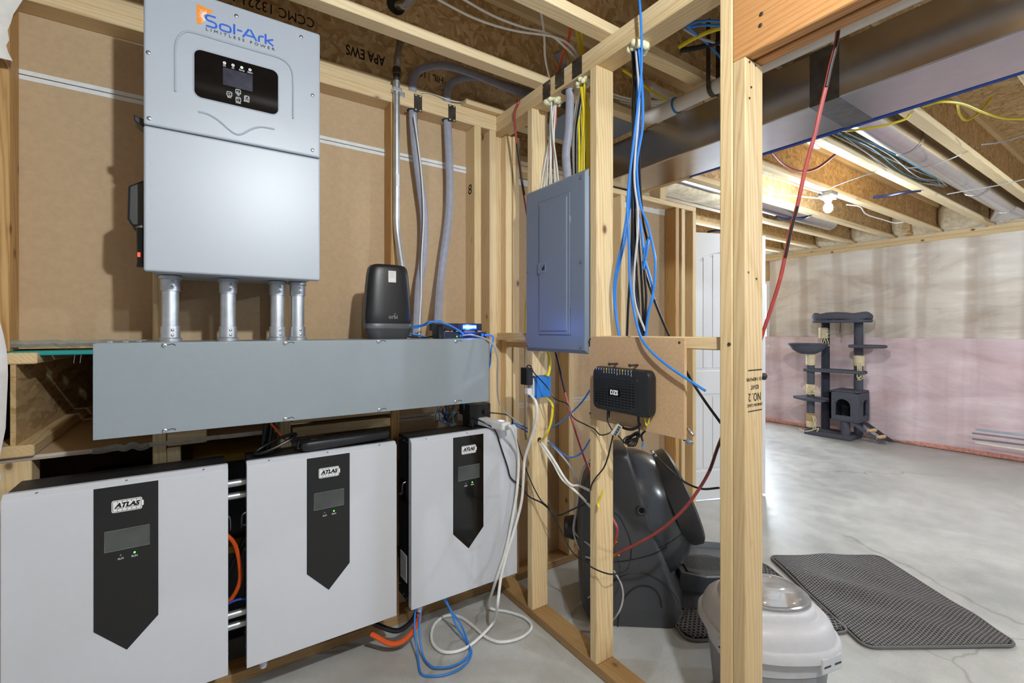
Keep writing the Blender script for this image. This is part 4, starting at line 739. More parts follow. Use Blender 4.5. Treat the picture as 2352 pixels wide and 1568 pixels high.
# ================================================================== BLUE / BLACK CABLE BUNDLE
XBk = XC
def bundle(name, label, pts, r, mat, group=None, x0=XBk, j=(0, 0)):
    f = Vector((x0+j[0], F3.y+j[1], 2.292)); return cable(name, label, [f]+[onx(u, v, x0+dx) for u, v, dx in pts], r, mat, group)
cable('blue_cable', 'long bright blue cable hanging from the ceiling across the fibreboard, its cut end free', [onx(1468, -12, 1.215), onx(1473, 60, 1.215), onx(1474, 130, 1.222), onx(1472, 180, 1.22), onx(1462, 270, 1.225), onx(1446, 405, 1.235), onx(1441, 480, 1.235), onx(1445, 568, 1.235), onx(1447, 644, 1.23), onx(1456, 713, 1.22), onx(1471, 771, 1.212), onx(1492, 803, 1.207), onx(1529, 836, 1.205), onx(1578, 870, 1.205), onx(1620, 897, 1.21)], .0042, 'blue_cable')
bundle('blue_cable', 'leftmost blue cable of the bundle, bowing out toward the stud', [(1464, 250, 0), (1452, 400, 0), (1434, 530, 0), (1418, 606, 0), (1410, 664, 0), (1414, 725, .005), (1422, 775, .01)], .0042, 'blue_cable', None, j=(0, .005))
bundle('blue_cable', 'second blue cable from the left in the bundle', [(1466, 250, .004), (1455, 400, .004), (1440, 530, .004), (1424, 602, .004), (1414, 655, .006), (1416, 725, .012), (1424, 775, .02)], .0042, 'blue_cable', None, j=(.01, .002))
bundle('blue_cable', 'rightmost blue cable of the bundle, bowing out to the right', [(1475, 200, -.006), (1476, 290, -.006), (1463, 376, 0), (1470, 465, 0), (1487, 514, 0), (1500, 568, 0), (1505, 606, 0), (1502, 660, 0), (1490, 717, 0), (1482, 775, .01)], .0042, 'blue_cable', None, j=(-.01, -.012))
bundle('blue_cable', 'blue cable running down behind the grey one in the bundle', [(1470, 250, .01), (1462, 390, .01), (1463, 470, .012), (1472, 520, .012), (1480, 590, .012), (1494, 640, .012), (1500, 680, .012), (1488, 720, .012), (1484, 775, .015)], .0042, 'blue_cable', None, j=(.012, -.008))
bundle('grey_cable', 'pale grey cable in the middle of the blue and black bundle', [(1468, 230, -.008), (1457, 396, -.008), (1465, 480, -.008), (1464, 545, -.006), (1458, 606, -.006), (1456, 667, -.004), (1464, 713, 0), (1482, 760, .005)], .0040, 'light_grey_plastic', None, j=(-.012, 0))
bk = [[(1457, 250, 0), (1452, 400, .005), (1452, 520, .005), (1448, 620, .005), (1443, 700, .008), (1440, 775, .01)],
      [(1453, 250, .008), (1456, 400, .014), (1459, 520, .014), (1461, 600, .014), (1466, 680, .014), (1470, 775, .015)],
      [(1461, 250, .012), (1463, 400, .018), (1466, 520, .018), (1471, 600, .018), (1476, 690, .018), (1478, 775, .02)],
      [(1468, 300, .016), (1470, 420, .02), (1478, 510, .02), (1487, 560, .02), (1480, 620, .02), (1484, 680, .02), (1479, 775, .02)],
      [(1455, 270, -.004), (1453, 420, -.002), (1454, 540, 0), (1457, 640, 0), (1469, 730, .005), (1477, 775, .01)]]
for k, (q, l) in enumerate(zip(bk, ('leftmost black cable of the bundle, reaching behind the fibreboard', 'second black cable from the left in the bundle', 'third black cable from the left in the bundle', 'rightmost black cable of the bundle, with a kink to the right', 'black cable nearest the viewer in the bundle'))):
    bundle('black_cable', l, q, .0044, 'black_cable', None, j=(-.012+.006*k, .014-.006*k))
cable('black_cable', 'loose black cable slanting down behind the fibreboard to the door side', [onx(1476, 600, 1.33), onx(1484, 633, 1.335), onx(1506, 698, 1.34), onx(1538, 773, 1.345), onx(1578, 856, 1.35), onx(1615, 915, 1.35), onx(1656, 972, 1.35)], .0044, 'black_cable')
cable('blue_cable', 'short doubled end of blue cable hooked back beside the black kink', [onx(1478, 620, 1.29), onx(1479, 590, 1.285), onx(1484, 562, 1.285), onx(1491, 546, 1.285), onx(1489, 562, 1.28), onx(1484, 590, 1.28), onx(1478, 617, 1.28)], .0038, 'blue_cable')
# ================================================================== RED CABLES
rp = [(1930, 30), (1926, 62), (1920, 103), (1908, 150), (1897, 200), (1884, 253), (1872, 307), (1857, 360), (1845, 410), (1831, 474), (1817, 525), (1803, 591), (1791, 644), (1773, 702), (1759, 744), (1735, 815), (1700, 905), (1652, 1018), (1630, 1080), (1602, 1128), (1568, 1172), (1520, 1215), (1470, 1245), (1432, 1264), (1412, 1275)]
rc = cable('red_cable', 'long red and black cable hanging from the header, its copper end by the black globe', [onx(u, v, 1.365) for u, v in rp], .0054, 'red_cable')
for a, b_ in ((1, 5), (9, 12), (16, 19)): obj('black_wrap', tube(bmesh.new(), [onx(u, v, 1.362)+Vector((-.002, -.0026, 0)) for u, v in rp[a:b_]], .0034, 8), 'black_cable', rc, True)
q0, q1 = onx(1420, 1271, 1.365), onx(1408, 1277, 1.365); obj('copper_tip', cyl(bmesh.new(), q0, q1, .0070, 10), 'copper', rc, True)
rp = [(1225, 246), (1200, 232), (1186, 240), (1181, 262), (1186, 330), (1199, 420), (1210, 470)]
rd = cable('red_cable', 'red and black cable draped over the top plate near the corner, behind the panel', [Vector((1.30, 1.80, 2.385)), Vector((1.25, 1.815, 2.388)), onx(1192, 234, 1.232), onx(1182, 262, 1.230), onx(1186, 320, 1.26), onx(1199, 420, 1.29), onx(1212, 500, 1.335), onx(1235, 650, 1.337), onx(1262, 760, 1.337), onx(1277, 812, 1.33), onx(1290, 870, 1.33), onx(1310, 950, 1.33), onx(1332, 1020, 1.34), onx(1352, 1075, 1.35), onx(1380, 1140, 1.36), onx(1412, 1200, 1.36), onx(1417, 1220, 1.36), onx(1412, 1246, 1.36)], .0058, 'red_cable')
obj('black_wrap', tube(bmesh.new(), [onx(u, v, xx-.004)+Vector((0, -.002, 0)) for u, v, xx in ((1187, 330, 1.262), (1192, 365, 1.275), (1199, 420, 1.29), (1204, 448, 1.30))], .0048, 8), 'black_cable', rd, True); obj('black_wrap', tube(bmesh.new(), [onx(u, v, 1.327)+Vector((0, -.002, 0)) for u, v in ((1277, 812), (1284, 842), (1291, 872), (1298, 900))], .0048, 8), 'black_cable', rd, True)
obj('terminal', cyl(bmesh.new(), onx(1414, 1243, 1.36), onx(1410, 1254, 1.36), .0068, 10), 'copper', rd, True)
# ================================================================== OUTLET BOX ON THE STUD
ob = thing('outlet_box', 'bright blue plastic outlet box fixed to the side of a stud', 'outlet', (1.26, 1.65, onx(1240, 914, XB).z))
oz0, oz1 = onx(1236, 914, XB).z+.004, onx(1236, 864, XB).z
obj('box', B((1.221, 1.298, 1.622, 1.6835, oz0, oz1)), 'blue_box', ob, bevel=.003); obj('rib', B((1.218, 1.225, 1.619, 1.6836, oz0-.002, oz1+.002)), 'blue_box', ob, bevel=.001)
obj('box_ridge', B((1.232, 1.285, 1.6205, 1.6225, oz1-.012, oz1-.010), (1.232, 1.285, 1.6205, 1.6225, oz0+.010, oz0+.012)), 'blue_box', ob, kind='stuff')
oc = obj('receptacle', B((1.209, 1.2185, 1.636, 1.670, oz0+.006, oz1-.006)), 'white_plastic', ob, bevel=.002); obj('test_button', B((1.2075, 1.21, 1.648, 1.658, oz0+.055, oz0+.062)), 'red_cable', oc)
mzp = (oz0+oz1)/2
pa = thing('plug_adapter', 'small black plug-in adapter on the blue outlet box', 'adapter', (1.19, 1.655, mzp)); obj('shell', B((1.172, 1.207, 1.634, 1.678, mzp+.012, mzp+.086)), 'black_plastic', pa, bevel=.003); obj('shell_band', B((1.1712, 1.1815, 1.6332, 1.6788, mzp+.0115, mzp+.0865)), 'black_satin', pa, bevel=.003)
part_cable(pa, 'cord', [(1.19, 1.655, mzp+.084), (1.19, 1.653, mzp+.094), (1.195, 1.635, mzp+.094), (1.20, 1.612, mzp+.062), onx(1258, 890, 1.212), onx(1275, 916, 1.225), onx(1304, 928, 1.235), onx(1316, 958, 1.235), onx(1345, 975, 1.235), onx(1365, 985, 1.232), onx(1378, 998, 1.232), onx(1396, 996, 1.225), onx(1412, 985, 1.2)], .0024, 'black_cable')
# white strip with its cord
def obox(bm, o, ex_, ey_, L0, L1, w0, w1, z0, z1):
    p = [o+ex_*a+ey_*b_ for a, b_ in ((L0, w0), (L1, w0), (L1, w1), (L0, w1))]; return prism(bm, [Vector((q.x, q.y, z0)) for q in p], (0, 0, z1-z0))
sa, sb = onz(1082, 962, .885), onz(1163, 980, .885); sx = (sb-sa); sx.z = 0; SL = sx.length; sx.normalize(); sy = Vector((-sx.y, sx.x, 0))
ws = thing('power_strip', 'white power strip overhanging the top of the corner battery', 'power strip', tuple(sa.lerp(sb, .5)-Vector((0, 0, .018))))
obj('body', obox(bmesh.new(), sa, sx, sy, -.08, SL, -.022, .030, .868, .904), 'white_plastic', ws, bevel=.009, seg=3)
obj('rocker_switch', obox(bmesh.new(), sa, sx, sy, SL-.05, SL-.028, -.002, .014, .903, .907), 'led_lilac', ws, bevel=.001)
for k in range(4): obj('socket', obox(bmesh.new(), sa, sx, sy, -.06+.04*k, -.034+.04*k, -.008, .018, .9035, .9046), 'print_grey', ws)
aa = thing('plug_adapter', 'large black plug-in adapter at the back of the white power strip', 'adapter', tuple(sa+Vector((0, 0, .02)))); obj('shell', obox(bmesh.new(), sa, sx, sy, -.055, .005, -.03, .03, .9055, .955), 'black_plastic', aa, bevel=.003); obj('label_area', obox(bmesh.new(), sa, sx, sy, -.05, 0, -.025, .025, .955, .9556), 'black_satin', aa)
ab_ = thing('plug_adapter', 'black adapter with cord on the white power strip, nearer the stud', 'adapter', tuple(sa+sx*.06+Vector((0, 0, .02)))); obj('shell', obox(bmesh.new(), sa, sx, sy, .030, .066, -.012, .03, .9055, .938), 'black_plastic', ab_, bevel=.004); obj('cord_block', obox(bmesh.new(), sa, sx, sy, .066, .10, .0, .026, .918, .938), 'black_plastic', ab_, bevel=.003)
tag(obj('network_box', B((1.0, 1.11, 1.83, 1.90, .8672, .965)), 'black_plastic', None, bevel=.004), 'black box standing on the corner battery behind the power strip', 'box')
pe = sb+Vector((0, 0, 0))
wcord = part_cable(ws, 'power_cord', [Vector((pe.x-.005, pe.y, .885)), onx(1183, 990, 1.205) if 0 else pe+sx*.03, ony(1190, 1040, 1.715), ony(1188, 1120, 1.715), ony(1175, 1200, 1.715), ony(1160, 1270, 1.71), ony(1140, 1330, 1.71), onz(1123, 1385, .06), onz(1130, 1398, .015), onz(1165, 1404, .009), onz(1205, 1418, .009), onz(1221, 1440, .009), onz(1196, 1464, .009), onz(1150, 1474, .009), onz(1115, 1462, .009), onz(1085, 1436, .009), onz(1055, 1416, .009), onz(1020, 1415, .009), onz(994, 1440, .009), onz(993, 1475, .009), onz(1020, 1497, .009), onz(1065, 1490, .010), onz(1105, 1460, .02), onz(1135, 1425, .05), ony(1143, 1385, 1.60), ony(1150, 1330, 1.66), ony(1162, 1280, 1.70), ony(1180, 1220, 1.71), ony(1198, 1150, 1.715), onx(1203, 1080, 1.205), onx(1206, 1050, 1.21), onx(1222, 1000, 1.21), onx(1232, 960, 1.205), onx(1231, 925, 1.20), (1.196, 1.650, mzp-.022)], .0062, 'white_cable')
obj('plug', B((1.182, 1.2085, 1.638, 1.666, mzp-.032, mzp-.004)), 'white_plastic', wcord, bevel=.005)
part_cable(ab_, 'cord', [sa+sx*.10+sy*.012+Vector((0, 0, .043)), onx(1170, 955, 1.20), onx(1180, 985, 1.20), onx(1196, 1040, 1.22), onx(1215, 1095, 1.225), onx(1240, 1145, 1.228), onx(1262, 1168, 1.235), onx(1285, 1210, 1.27), onx(1310, 1260, 1.30), onx(1330, 1282, 1.32), onx(1355, 1300, 1.225), onx(1385, 1314, 1.222), onx(1410, 1318, 1.25), onx(1440, 1308, 1.38), onx(1448, 1285, 1.42), onx(1447, 1240, 1.42), onx(1425, 1190, 1.40), onx(1412, 1178, 1.37)], .0026, 'black_cable')
cable('black_cable', 'black cable running over the front of the corner battery and across the stud', [(1.0, 1.80, .872), ony(1085, 960, 1.80), ony(1120, 975, 1.745), ony(1138, 990, 1.742), ony(1150, 1025, 1.742), ony(1165, 1070, 1.742), ony(1172, 1095, 1.742), ony(1185, 1108, 1.74), onx(1200, 1120, 1.222), onx(1215, 1140, 1.228), onx(1245, 1155, 1.228), onx(1275, 1180, 1.26), onx(1288, 1182, 1.29), onx(1310, 1172, 1.30), onx(1345, 1155, 1.335), onx(1360, 1140, 1.34)], .0034, 'black_cable')
for k, (l, a) in enumerate((('left blue cable dropping behind the wireway onto the corner battery', 1000), ('middle blue cable dropping behind the wireway onto the corner battery', 1024), ('right pale blue cable dropping behind the wireway onto the corner battery', 1039))):
    cable('network_cable', l, [ony(a, 915, 1.89), ony(a+1+8*(k == 0), 950, 1.87), ony(a+(14, 6, 2)[k], 968, 1.85), ony(a+(32, 8, 6)[k], 974, 1.84)], .0034, ('blue_cable', 'dark_blue_cable', 'cyan_cable')[k])
tg_ = bmesh.new()
for k in range(6):
    c0_ = ony(1010+5*k, 955-2*k, 1.875); tube(tg_, [c0_+Vector((.02*math.cos(a+k), .006*math.sin(2*a), .026*math.sin(a)+.008*math.sin(3*a+k))) for a in [2*math.pi*i/10 for i in range(11)]], .0016, 5, sm=3)
tag(obj('tangled_wire', tg_, 'black_cable', None, True), 'tangle of thin black wires behind the corner battery top', 'wires')
cable('black_wire', 'thin black wire lying across the corner battery top to the wire tangle', [ony(1022, 984, 1.80), ony(1028, 970, 1.83), ony(1045, 955, 1.87), ony(1060, 930, 1.89)], .002, 'black_cable')
for k in (0, 1): cable('blue_cable', ['upper blue cable passing from the power strip behind the stud', 'lower blue cable passing from the power strip behind the stud'][k], [ony(1176, 970+2*k, 1.80), onx(1195, 976+6*k, 1.30), onx(1212, 984+8*k, 1.30), onx(1235, 1000+12*k, 1.335), onx(1262, (984, 1016)[k], 1.335), onx(1290, (968, 1040)[k], 1.33), onx(1310, (950, 1050)[k], 1.33), onx(1335, (925, 1040)[k], 1.335), onx(1356, (895, 1008)[k], 1.335)], .0036, 'blue_cable', 'blue cables behind the first stud')
cable('yellow_cable', 'yellow cable looping out of the stud beside the blue outlet box', [onx(1258, 808, 1.31), onx(1264, 828, 1.30), onx(1262, 850, 1.29), onx(1258, 862, 1.27), (1.275, 1.640, oz1+.002)], .006, 'yellow_cable', None, .003)
cable('yellow_cable', 'yellow cable curving from the outlet box bottom into a bored stud hole', [(1.275, 1.64, oz0), onx(1267, 925, 1.26), onx(1269, 945, 1.258), onx(1264, 975, 1.255), onx(1255, 998, 1.25), onx(1245, 1009, 1.262), onx(1240, 1012, 1.275)], .0058, 'yellow_cable', None, .003)
hx = onx(1239, 1010, 1.28); obj('bored_hole', lathe(bmesh.new(), (1.28, 1.6842, hx.z), (0, -1, 0), [(0, .012), (.0006, .012)], 14), 'black_metal', wb)
for k in (0, 1): cable('white_cable', ['left one of two white cables falling from the bored stud hole', 'right one of two white cables falling from the bored stud hole'][k], [onx(1239+3*k, 1013, 1.275), onx(1252+5*k, 1035-2*k, 1.27), onx(1270+6*k, 1062, 1.28), onx(1290+5*k, 1098-4*k, 1.30), onx(1308+4*k, 1115-2*k, 1.32), onx(1330, (1135, 1115)[k], 1.335), onx(1358, (1165, 1128)[k], 1.335)], .0058, 'romex_white', 'white cables out of the bored stud hole', .003)
cable('white_cable', 'thin white cable slanting from the stud to the side of the black globe', [onx(1258, 1012, 1.34), onx(1285, 1040, 1.36), onx(1312, 1075, 1.40), onx(1325, 1108, 1.42), onx(1328, 1140, 1.42), onx(1322, 1180, 1.42), onx(1317, 1215, 1.42), onx(1326, 1250, 1.42), onx(1342, 1275, 1.42), onx(1358, 1282, 1.40)], .0042, 'light_grey_plastic')
cable('white_cable', 'thin grey cable curving down beside the black globe behind the middle stud', [onx(1354, 1060, 1.40), onx(1340, 1075, 1.41), onx(1330, 1110, 1.42), onx(1326, 1160, 1.42), onx(1320, 1200, 1.42), onx(1322, 1225, 1.42), onx(1352, 1250, 1.41), onx(1357, 1254, 1.41)], .0040, 'grey_thin')
cable('grey_cable', 'grey cable looping on the floor around the foot of the middle stud', [onx(1410, 1310, 1.36), onx(1428, 1345, 1.38), onx(1430, 1380, 1.38), onx(1415, 1415, 1.36), onz(1380, 1446, .045), onz(1335, 1449, .007), onz(1310, 1438, .006), onz(1304, 1425, .006), onx(1325, 1392, 1.45), onx(1354, 1370, 1.42), onx(1370, 1360, 1.39)], .0036, 'grey_thin')
cable('black_cable', 'black cable falling from the white tag down along the middle stud', [onx(1408, 1000, 1.20), onx(1402, 1025, 1.205), onx(1396, 1050, 1.21), onx(1386, 1075, 1.215), onx(1366, 1100, 1.225), onx(1357, 1120, 1.228), onx(1354, 1150, 1.31)], .0028, 'black_cable')
tag(obj('cable_tag', tube(bmesh.new(), [onx(1385, 1124, 1.236), onx(1380, 1140, 1.235), onx(1374, 1156, 1.232), onx(1375, 1166, 1.228), onx(1369, 1176, 1.234)], .0008, 6, .006, 4, (1, 0, 0)), 'yellow_cable', None, True), 'yellow plastic tag ribbon dangling on the middle stud', 'tag')
for k in (0, 1): cable('white_cable', ['yellow sheathed cable hanging in the corner bay left of the first stud', 'white cable hanging in the corner bay left of the first stud'][k], [onx(1209+k, 680, 1.335), onx(1207-2*k, 720, 1.335), onx(1206+k, 790, 1.30), onx(1206, 860, 1.31), onx(1206+k, 940, 1.33), onx((1206, 1208)[k], 985, 1.335), onx((1208, 1211)[k], 1010, 1.335)], .006, ('yellow_cable', 'romex_white')[k], None, .003)
# ================================================================== BLACK POWER STRIP ON MIDDLE BATTERY
pa_, pb_ = onz(703, 1040, .868), onz(897, 1009, .868); px = pb_-pa_; PLn = px.length; px.normalize(); pyv = Vector((-px.y, px.x, 0))
ps = thing('power_strip', 'black power strip lying on top of the middle battery', 'power strip', tuple(pa_.lerp(pb_, .5)))
rings = []
for a, k in ((-.012, .55), (-.004, .85), (.012, 1), (PLn-.012, 1), (PLn-.002, .8), (PLn+.004, .5)):
    rings.append([pa_+px*a+pyv*(.034+x*k)+Vector((0, 0, .0195+z*k)) for x, z in ringpts(24, .034, .0195, 4)])
obj('body', loft(bmesh.new(), rings), 'black_plastic', ps, True)
for k in range(6):
    for w in (.020, .048): obj('socket', lathe(bmesh.new(), pa_+px*(.10+.042*k)+pyv*w+Vector((0, 0, .0386)), (0, 0, 1), [(0, .012), (.0008, .0115)], 16), 'black_metal', ps)
obj('rocker_switch', obox(bmesh.new(), pa_, px, pyv, .022, .045, .02, .034, .906, .9085), 'black_satin', ps, bevel=.001)
cc = bmesh.new(); c0_ = ony(633, 1020, 1.81); A1 = ony(684, 994, 1.81)-ony(590, 1038, 1.81); A1 = A1*.5; Bv = Vector((0, .022, .007))
for k in range(3):
    tube(cc, [c0_+Vector((.0, -.008+.012*k, .004-.003*k))+A1*(math.cos(a)*(1-.06*k))+Bv*math.sin(a) for a in [2*math.pi*i/16 for i in range(17)]], .0048, 7, sm=3)
tube(cc, [c0_+A1*.7+Vector((0, 0, -.01)), c0_+A1*1.0+Vector((.01, 0, -.018)), pa_+px*(-.02)+pyv*.03+Vector((0, 0, .014)), pa_+px*.0+pyv*.034+Vector((0, 0, .016))], .0048, 7, sm=4)
obj('coiled_cord', cc, 'black_cable', ps, True)
cable('orange_cable', 'short orange cable slanting out from under the wireway', [ony(622, 972, 1.86), ony(636, 988, 1.85), ony(648, 1003, 1.84), ony(662, 1014, 1.83)], .004, 'orange_cable')
for k in (0, 1): cable('black_cable', ['left thick black cable dropping from the wireway behind the coiled cord', 'right thick black cable dropping from the wireway behind the coiled cord'][k], [ony(614+12*k, 965, 1.93), ony(608+14*k, 1000, 1.93), ony(602+12*k, 1035, 1.93), ony(596+14*k, 1080, 1.94)], .010, 'black_cable', 'thick black cables behind the middle battery')
# ================================================================== CUPBOARD CONTENTS
def tote(x0, x1, y0, y1, z0, z1, lid, label, g=None):
    t = thing('storage_tote', label, 'tote', ((x0+x1)/2, (y0+y1)/2, z0))
    def rg(k, z): return [(x, y, z) for x, y in rrect(x0-k, x1+k, y0-k, y1+k, .03, 3)]
    obj('bin', loft(bmesh.new(), [rg(-.03, z0), rg(-.005, z1-.05), rg(0, z1-.05), rg(0, z1-.03)]), 'tote_black', t, True); obj('lid', loft(bmesh.new(), [rg(.012, z1-.04), rg(.014, z1-.012), rg(.0, z1)]), lid, t, True); return t
tote(-.02, .62, 2.25, 2.72, .0, .42, 'tote_yellow', 'black storage tote with yellow lid, lowest in the stack under the landing'); tote(-.01, .28, 2.25, 2.70, .421, .80, 'tote_yellow', 'black storage tote with yellow lid stacked on another under the landing'); tote(-.40, -.09, 2.3, 2.8, .0, .68, 'tote_black', 'all black storage tote in the dark cupboard, left of the yellow-lidded ones')
tag(obj('carton', B((.30, .50, 2.30, 2.6, .421, .79)), 'white_plastic', None, bevel=.004), 'white box beside the stacked totes in the dark cupboard', 'box')
tag(obj('cupboard_cloth', prism(bmesh.new(), [(-.585, 2.12, .0), (-.46, 2.16, .0), (-.44, 2.18, .5), (-.45, 2.16, .88), (-.58, 2.12, .88)], (0, .03, 0)), plain('dark_cloth', (58, 46, 40), .9), None), 'dark cloth hanging inside the cupboard behind the left battery', 'cloth')
# ================================================================== PLASTIC SHEET at the left
def wavy(name, label, poly, y, mat, amp):
    bm = bmesh.new(); g = []
    for row in poly:
        z, xa, xb = row; g.append([bm.verts.new((xa+(xb-xa)*i/8, y+amp*noise.noise(((xa+(xb-xa)*i/8)*9, z*6, 2))-.02*(i/8), z)) for i in range(9)])
    for a, b_ in zip(g, g[1:]):
        for i in range(8): bm.faces.new((a[i], a[i+1], b_[i+1], b_[i]))
    o = obj(name, bm, mat, None, True); s_ = o.modifiers.new('thick', 'SOLIDIFY'); s_.thickness = .002; return tag(o, label, 'plastic sheet')
Rw = lambda rows, y: [(ony(u, v, y).z, -1.0, ony(u, v, y).x) for u, v in rows]
wavy('plastic_sheet', 'wrinkled translucent plastic sheet hanging at the left edge below the drywall', Rw(((0, 725), (8, 765), (14, 800), (19, 830), (24, 860), (23, 920), (20, 980), (14, 1030), (8, 1060), (14, 1085), (6, 1110), (0, 1140), (-20, 1180)), 1.94), 1.94, 'plastic_sheet', .035)
wavy('paper_sheet', 'torn white insulation paper hanging over the top plate at the upper left', Rw(((70, -40), (60, 0), (44, 22), (34, 40), (30, 62), (24, 80), (28, 102), (22, 116), (26, 130), (36, 150), (4, 146)), 1.955), 1.955, 'fabric_clip', .03)
# ================================================================== LITTER BOX (black globe)
RC = Vector((1.74, 1.56, 0)); ph = math.radians(-38); e1 = Vector((math.cos(ph), math.sin(ph), 0)); e2_ = Vector((-math.sin(ph), math.cos(ph), 0)); UP = Vector((0, 0, 1))
def L(x, y, z): return RC+e1*x+e2_*y+UP*z
def onp(u, v, off):   # a ray onto the plane through RC parallel to e1, at offset off along e2
    d = _d(u, v); o = Vector((0, 0, CAMH)); n = e2_; k = (n.dot(RC)+off-n.dot(o))/n.dot(d); return o+d*k
lr = thing('litter_box', 'large black self-cleaning litter box with a glossy globe, behind the studs', 'litter box', tuple(RC))
out = [(1440, 1030), (1458, 1080), (1475, 1128), (1505, 1210), (1538, 1305), (1566, 1380), (1572, 1410), (1560, 1436), (1510, 1450), (1440, 1453), (1385, 1446), (1352, 1432), (1338, 1400), (1331, 1340), (1330, 1280), (1326, 1230), (1328, 1160), (1340, 1105), (1362, 1062), (1395, 1036), (1420, 1028)]
p2 = [onp(u, v, -.205) for u, v in out]; loc2 = [((p-RC).dot(e1), max(.0, p.z)) for p in p2]
cx_ = sum(a for a, b_ in loc2)/len(loc2); cz_ = sum(b_ for a, b_ in loc2)/len(loc2)
rings = []
for y, k, sx_ in ((-.232, .80, .0), (-.226, .88, .0), (-.212, .945, .0), (-.185, .985, .0), (-.14, 1.0, .0), (-.06, .985, .008), (.03, .93, .02), (.11, .84, .035), (.17, .72, .05), (.21, .55, .06)):
    rings.append([L(cx_+(a-cx_)*k+sx_, y, max(.002, cz_*.0+cz_+(b_-cz_)*(k*.6+.4)) if b_ > .03 else .002) for a, b_ in loc2])
obj('side_shell', loft(bmesh.new(), rings), 'robot_plastic', lr, True)
bm = bmesh.new(); bmesh.ops.create_uvsphere(bm, u_segments=36, v_segments=24, radius=1)
gm = Matrix.Translation(L(.035, 0, .42)) @ Matrix.Rotation(ph, 4, 'Z') @ Matrix.Rotation(math.radians(-24), 4, 'Y') @ Matrix.Diagonal((.245, .232, .315, 1)); bmesh.ops.transform(bm, matrix=gm, verts=bm.verts)
gl = obj('globe', bm, 'robot_gloss', lr, True)
obj('globe_seam', tube(bmesh.new(), [gm @ Vector((math.cos(a)*1.002, math.sin(a)*1.002, -.28)) .copy() if 0 else gm @ (Vector((math.cos(a)*.962, math.sin(a)*.962, -.28))) for a in [2*math.pi*i/32 for i in range(33)]], .0015, 5, sm=0), 'black_gloss', gl, True)
ax = (e1*math.cos(math.radians(21))+UP*math.sin(math.radians(21))).normalized(); oc_ = onp(1548, 1140, 0.0)
obj('entry_collar', lathe(bmesh.new(), oc_, ax, [(-.05, .20), (.0, .226), (.034, .228), (.044, .218), (.043, .19), (-.02, .185)], 40), 'robot_plastic', lr, True)
base = [[L(.0+x*k, y*k2, z) for x, y in ringpts(32, .225, .21, 2.6)] for z, k, k2 in ((.002, 1.0, 1.0), (.02, 1.03, 1.03), (.10, 1.03, 1.03), (.16, .98, 1.0), (.20, .9, .95))]
obj('waste_drawer', loft(bmesh.new(), base), 'robot_plastic', lr, True)
def sidearc(us, r, mat='black_gloss', name='moulded_line', off=-.2365): return obj(name, tube(bmesh.new(), [onp(u, v, off) for u, v in us], r, 6), mat, lr, True)
sidearc([(1418, 1446), (1424, 1400), (1440, 1365), (1470, 1345), (1500, 1350), (1515, 1370), (1520, 1395)], .0022, 'black_satin'); sidearc([(1400, 1340), (1440, 1318), (1480, 1316), (1520, 1336), (1548, 1365), (1560, 1385)], .0016, 'black_satin'); sidearc([(1345, 1285), (1400, 1290), (1450, 1285), (1500, 1272), (1532, 1255)], .0014)
q = onp(1474, 1172, -.236); obj('side_recess', lathe(bmesh.new(), q, -e2_, [(-.002, .022), (.002, .022), (.003, .016), (.0005, .013)], 20), 'robot_plastic', lr, True); obj('recess_slot', lathe(bmesh.new(), q, -e2_, [(0, .012), (.0012, .012)], 16), 'black_gloss', lr)
kq = onp(1310, 1210, -.06); obj('rear_knob', lathe(bmesh.new(), kq+e1*.05, -e1, [(0, .055), (.045, .055), (.055, .05), (.075, .048), (.08, .04)], 24), 'black_plastic', lr, True)
obj('rear_connector', prism(bmesh.new(), [onp(1340, 1254, -.2), onp(1358, 1254, -.2), onp(1358, 1310, -.2), onp(1340, 1310, -.2)], e2_*.03), 'black_gloss', lr, bevel=.003)
# step tray
def tr(z, pts): return [L(x, y, z) for x, y in pts]
tp_ = [(.20, -.15), (.30, -.19), (.47, -.17), (.56, -.10), (.57, .08), (.50, .17), (.30, .19), (.20, .15)]
tb_ = [(.20, -.10), (.30, -.12), (.44, -.11), (.50, -.06), (.51, .05), (.46, .11), (.30, .12), (.20, .10)]
obj('step_tray', loft(bmesh.new(), [tr(.10, tb_), tr(.205, tp_), tr(.208, [(x*.985+.006, y*.92) for x, y in tp_]), tr(.185, [(x*.97+.008, y*.86) for x, y in tp_])]), 'robot_grey', lr, bevel=.005)
sm_ = [(.24, -.10), (.30, -.135), (.42, -.12), (.47, -.05), (.46, .03), (.38, .07), (.28, .06), (.24, .02)]
obj('step_mat', prism(bmesh.new(), [L(x, y-.01, .187) for x, y in sm_], (0, 0, .006)), 'black_plastic', lr, bevel=.003)
obj('step_mat_ribs', (lambda bm: [tube(bm, [L(.25+.0085*i, -.10+.002*abs(i-12), .1935), L(.25+.0085*i, .03, .1935)], .0018, 4, sm=0) for i in range(25)] and bm)(bmesh.new()), 'robot_grey', lr, kind='stuff')
obj('step_stalk', loft(bmesh.new(), [[L(.30+x, y, z) for x, y in ringpts(16, .12*k, .10*k, 4)] for z, k in ((.013, 1), (.05, .9), (.12, .85))]), 'robot_plastic', lr, True)
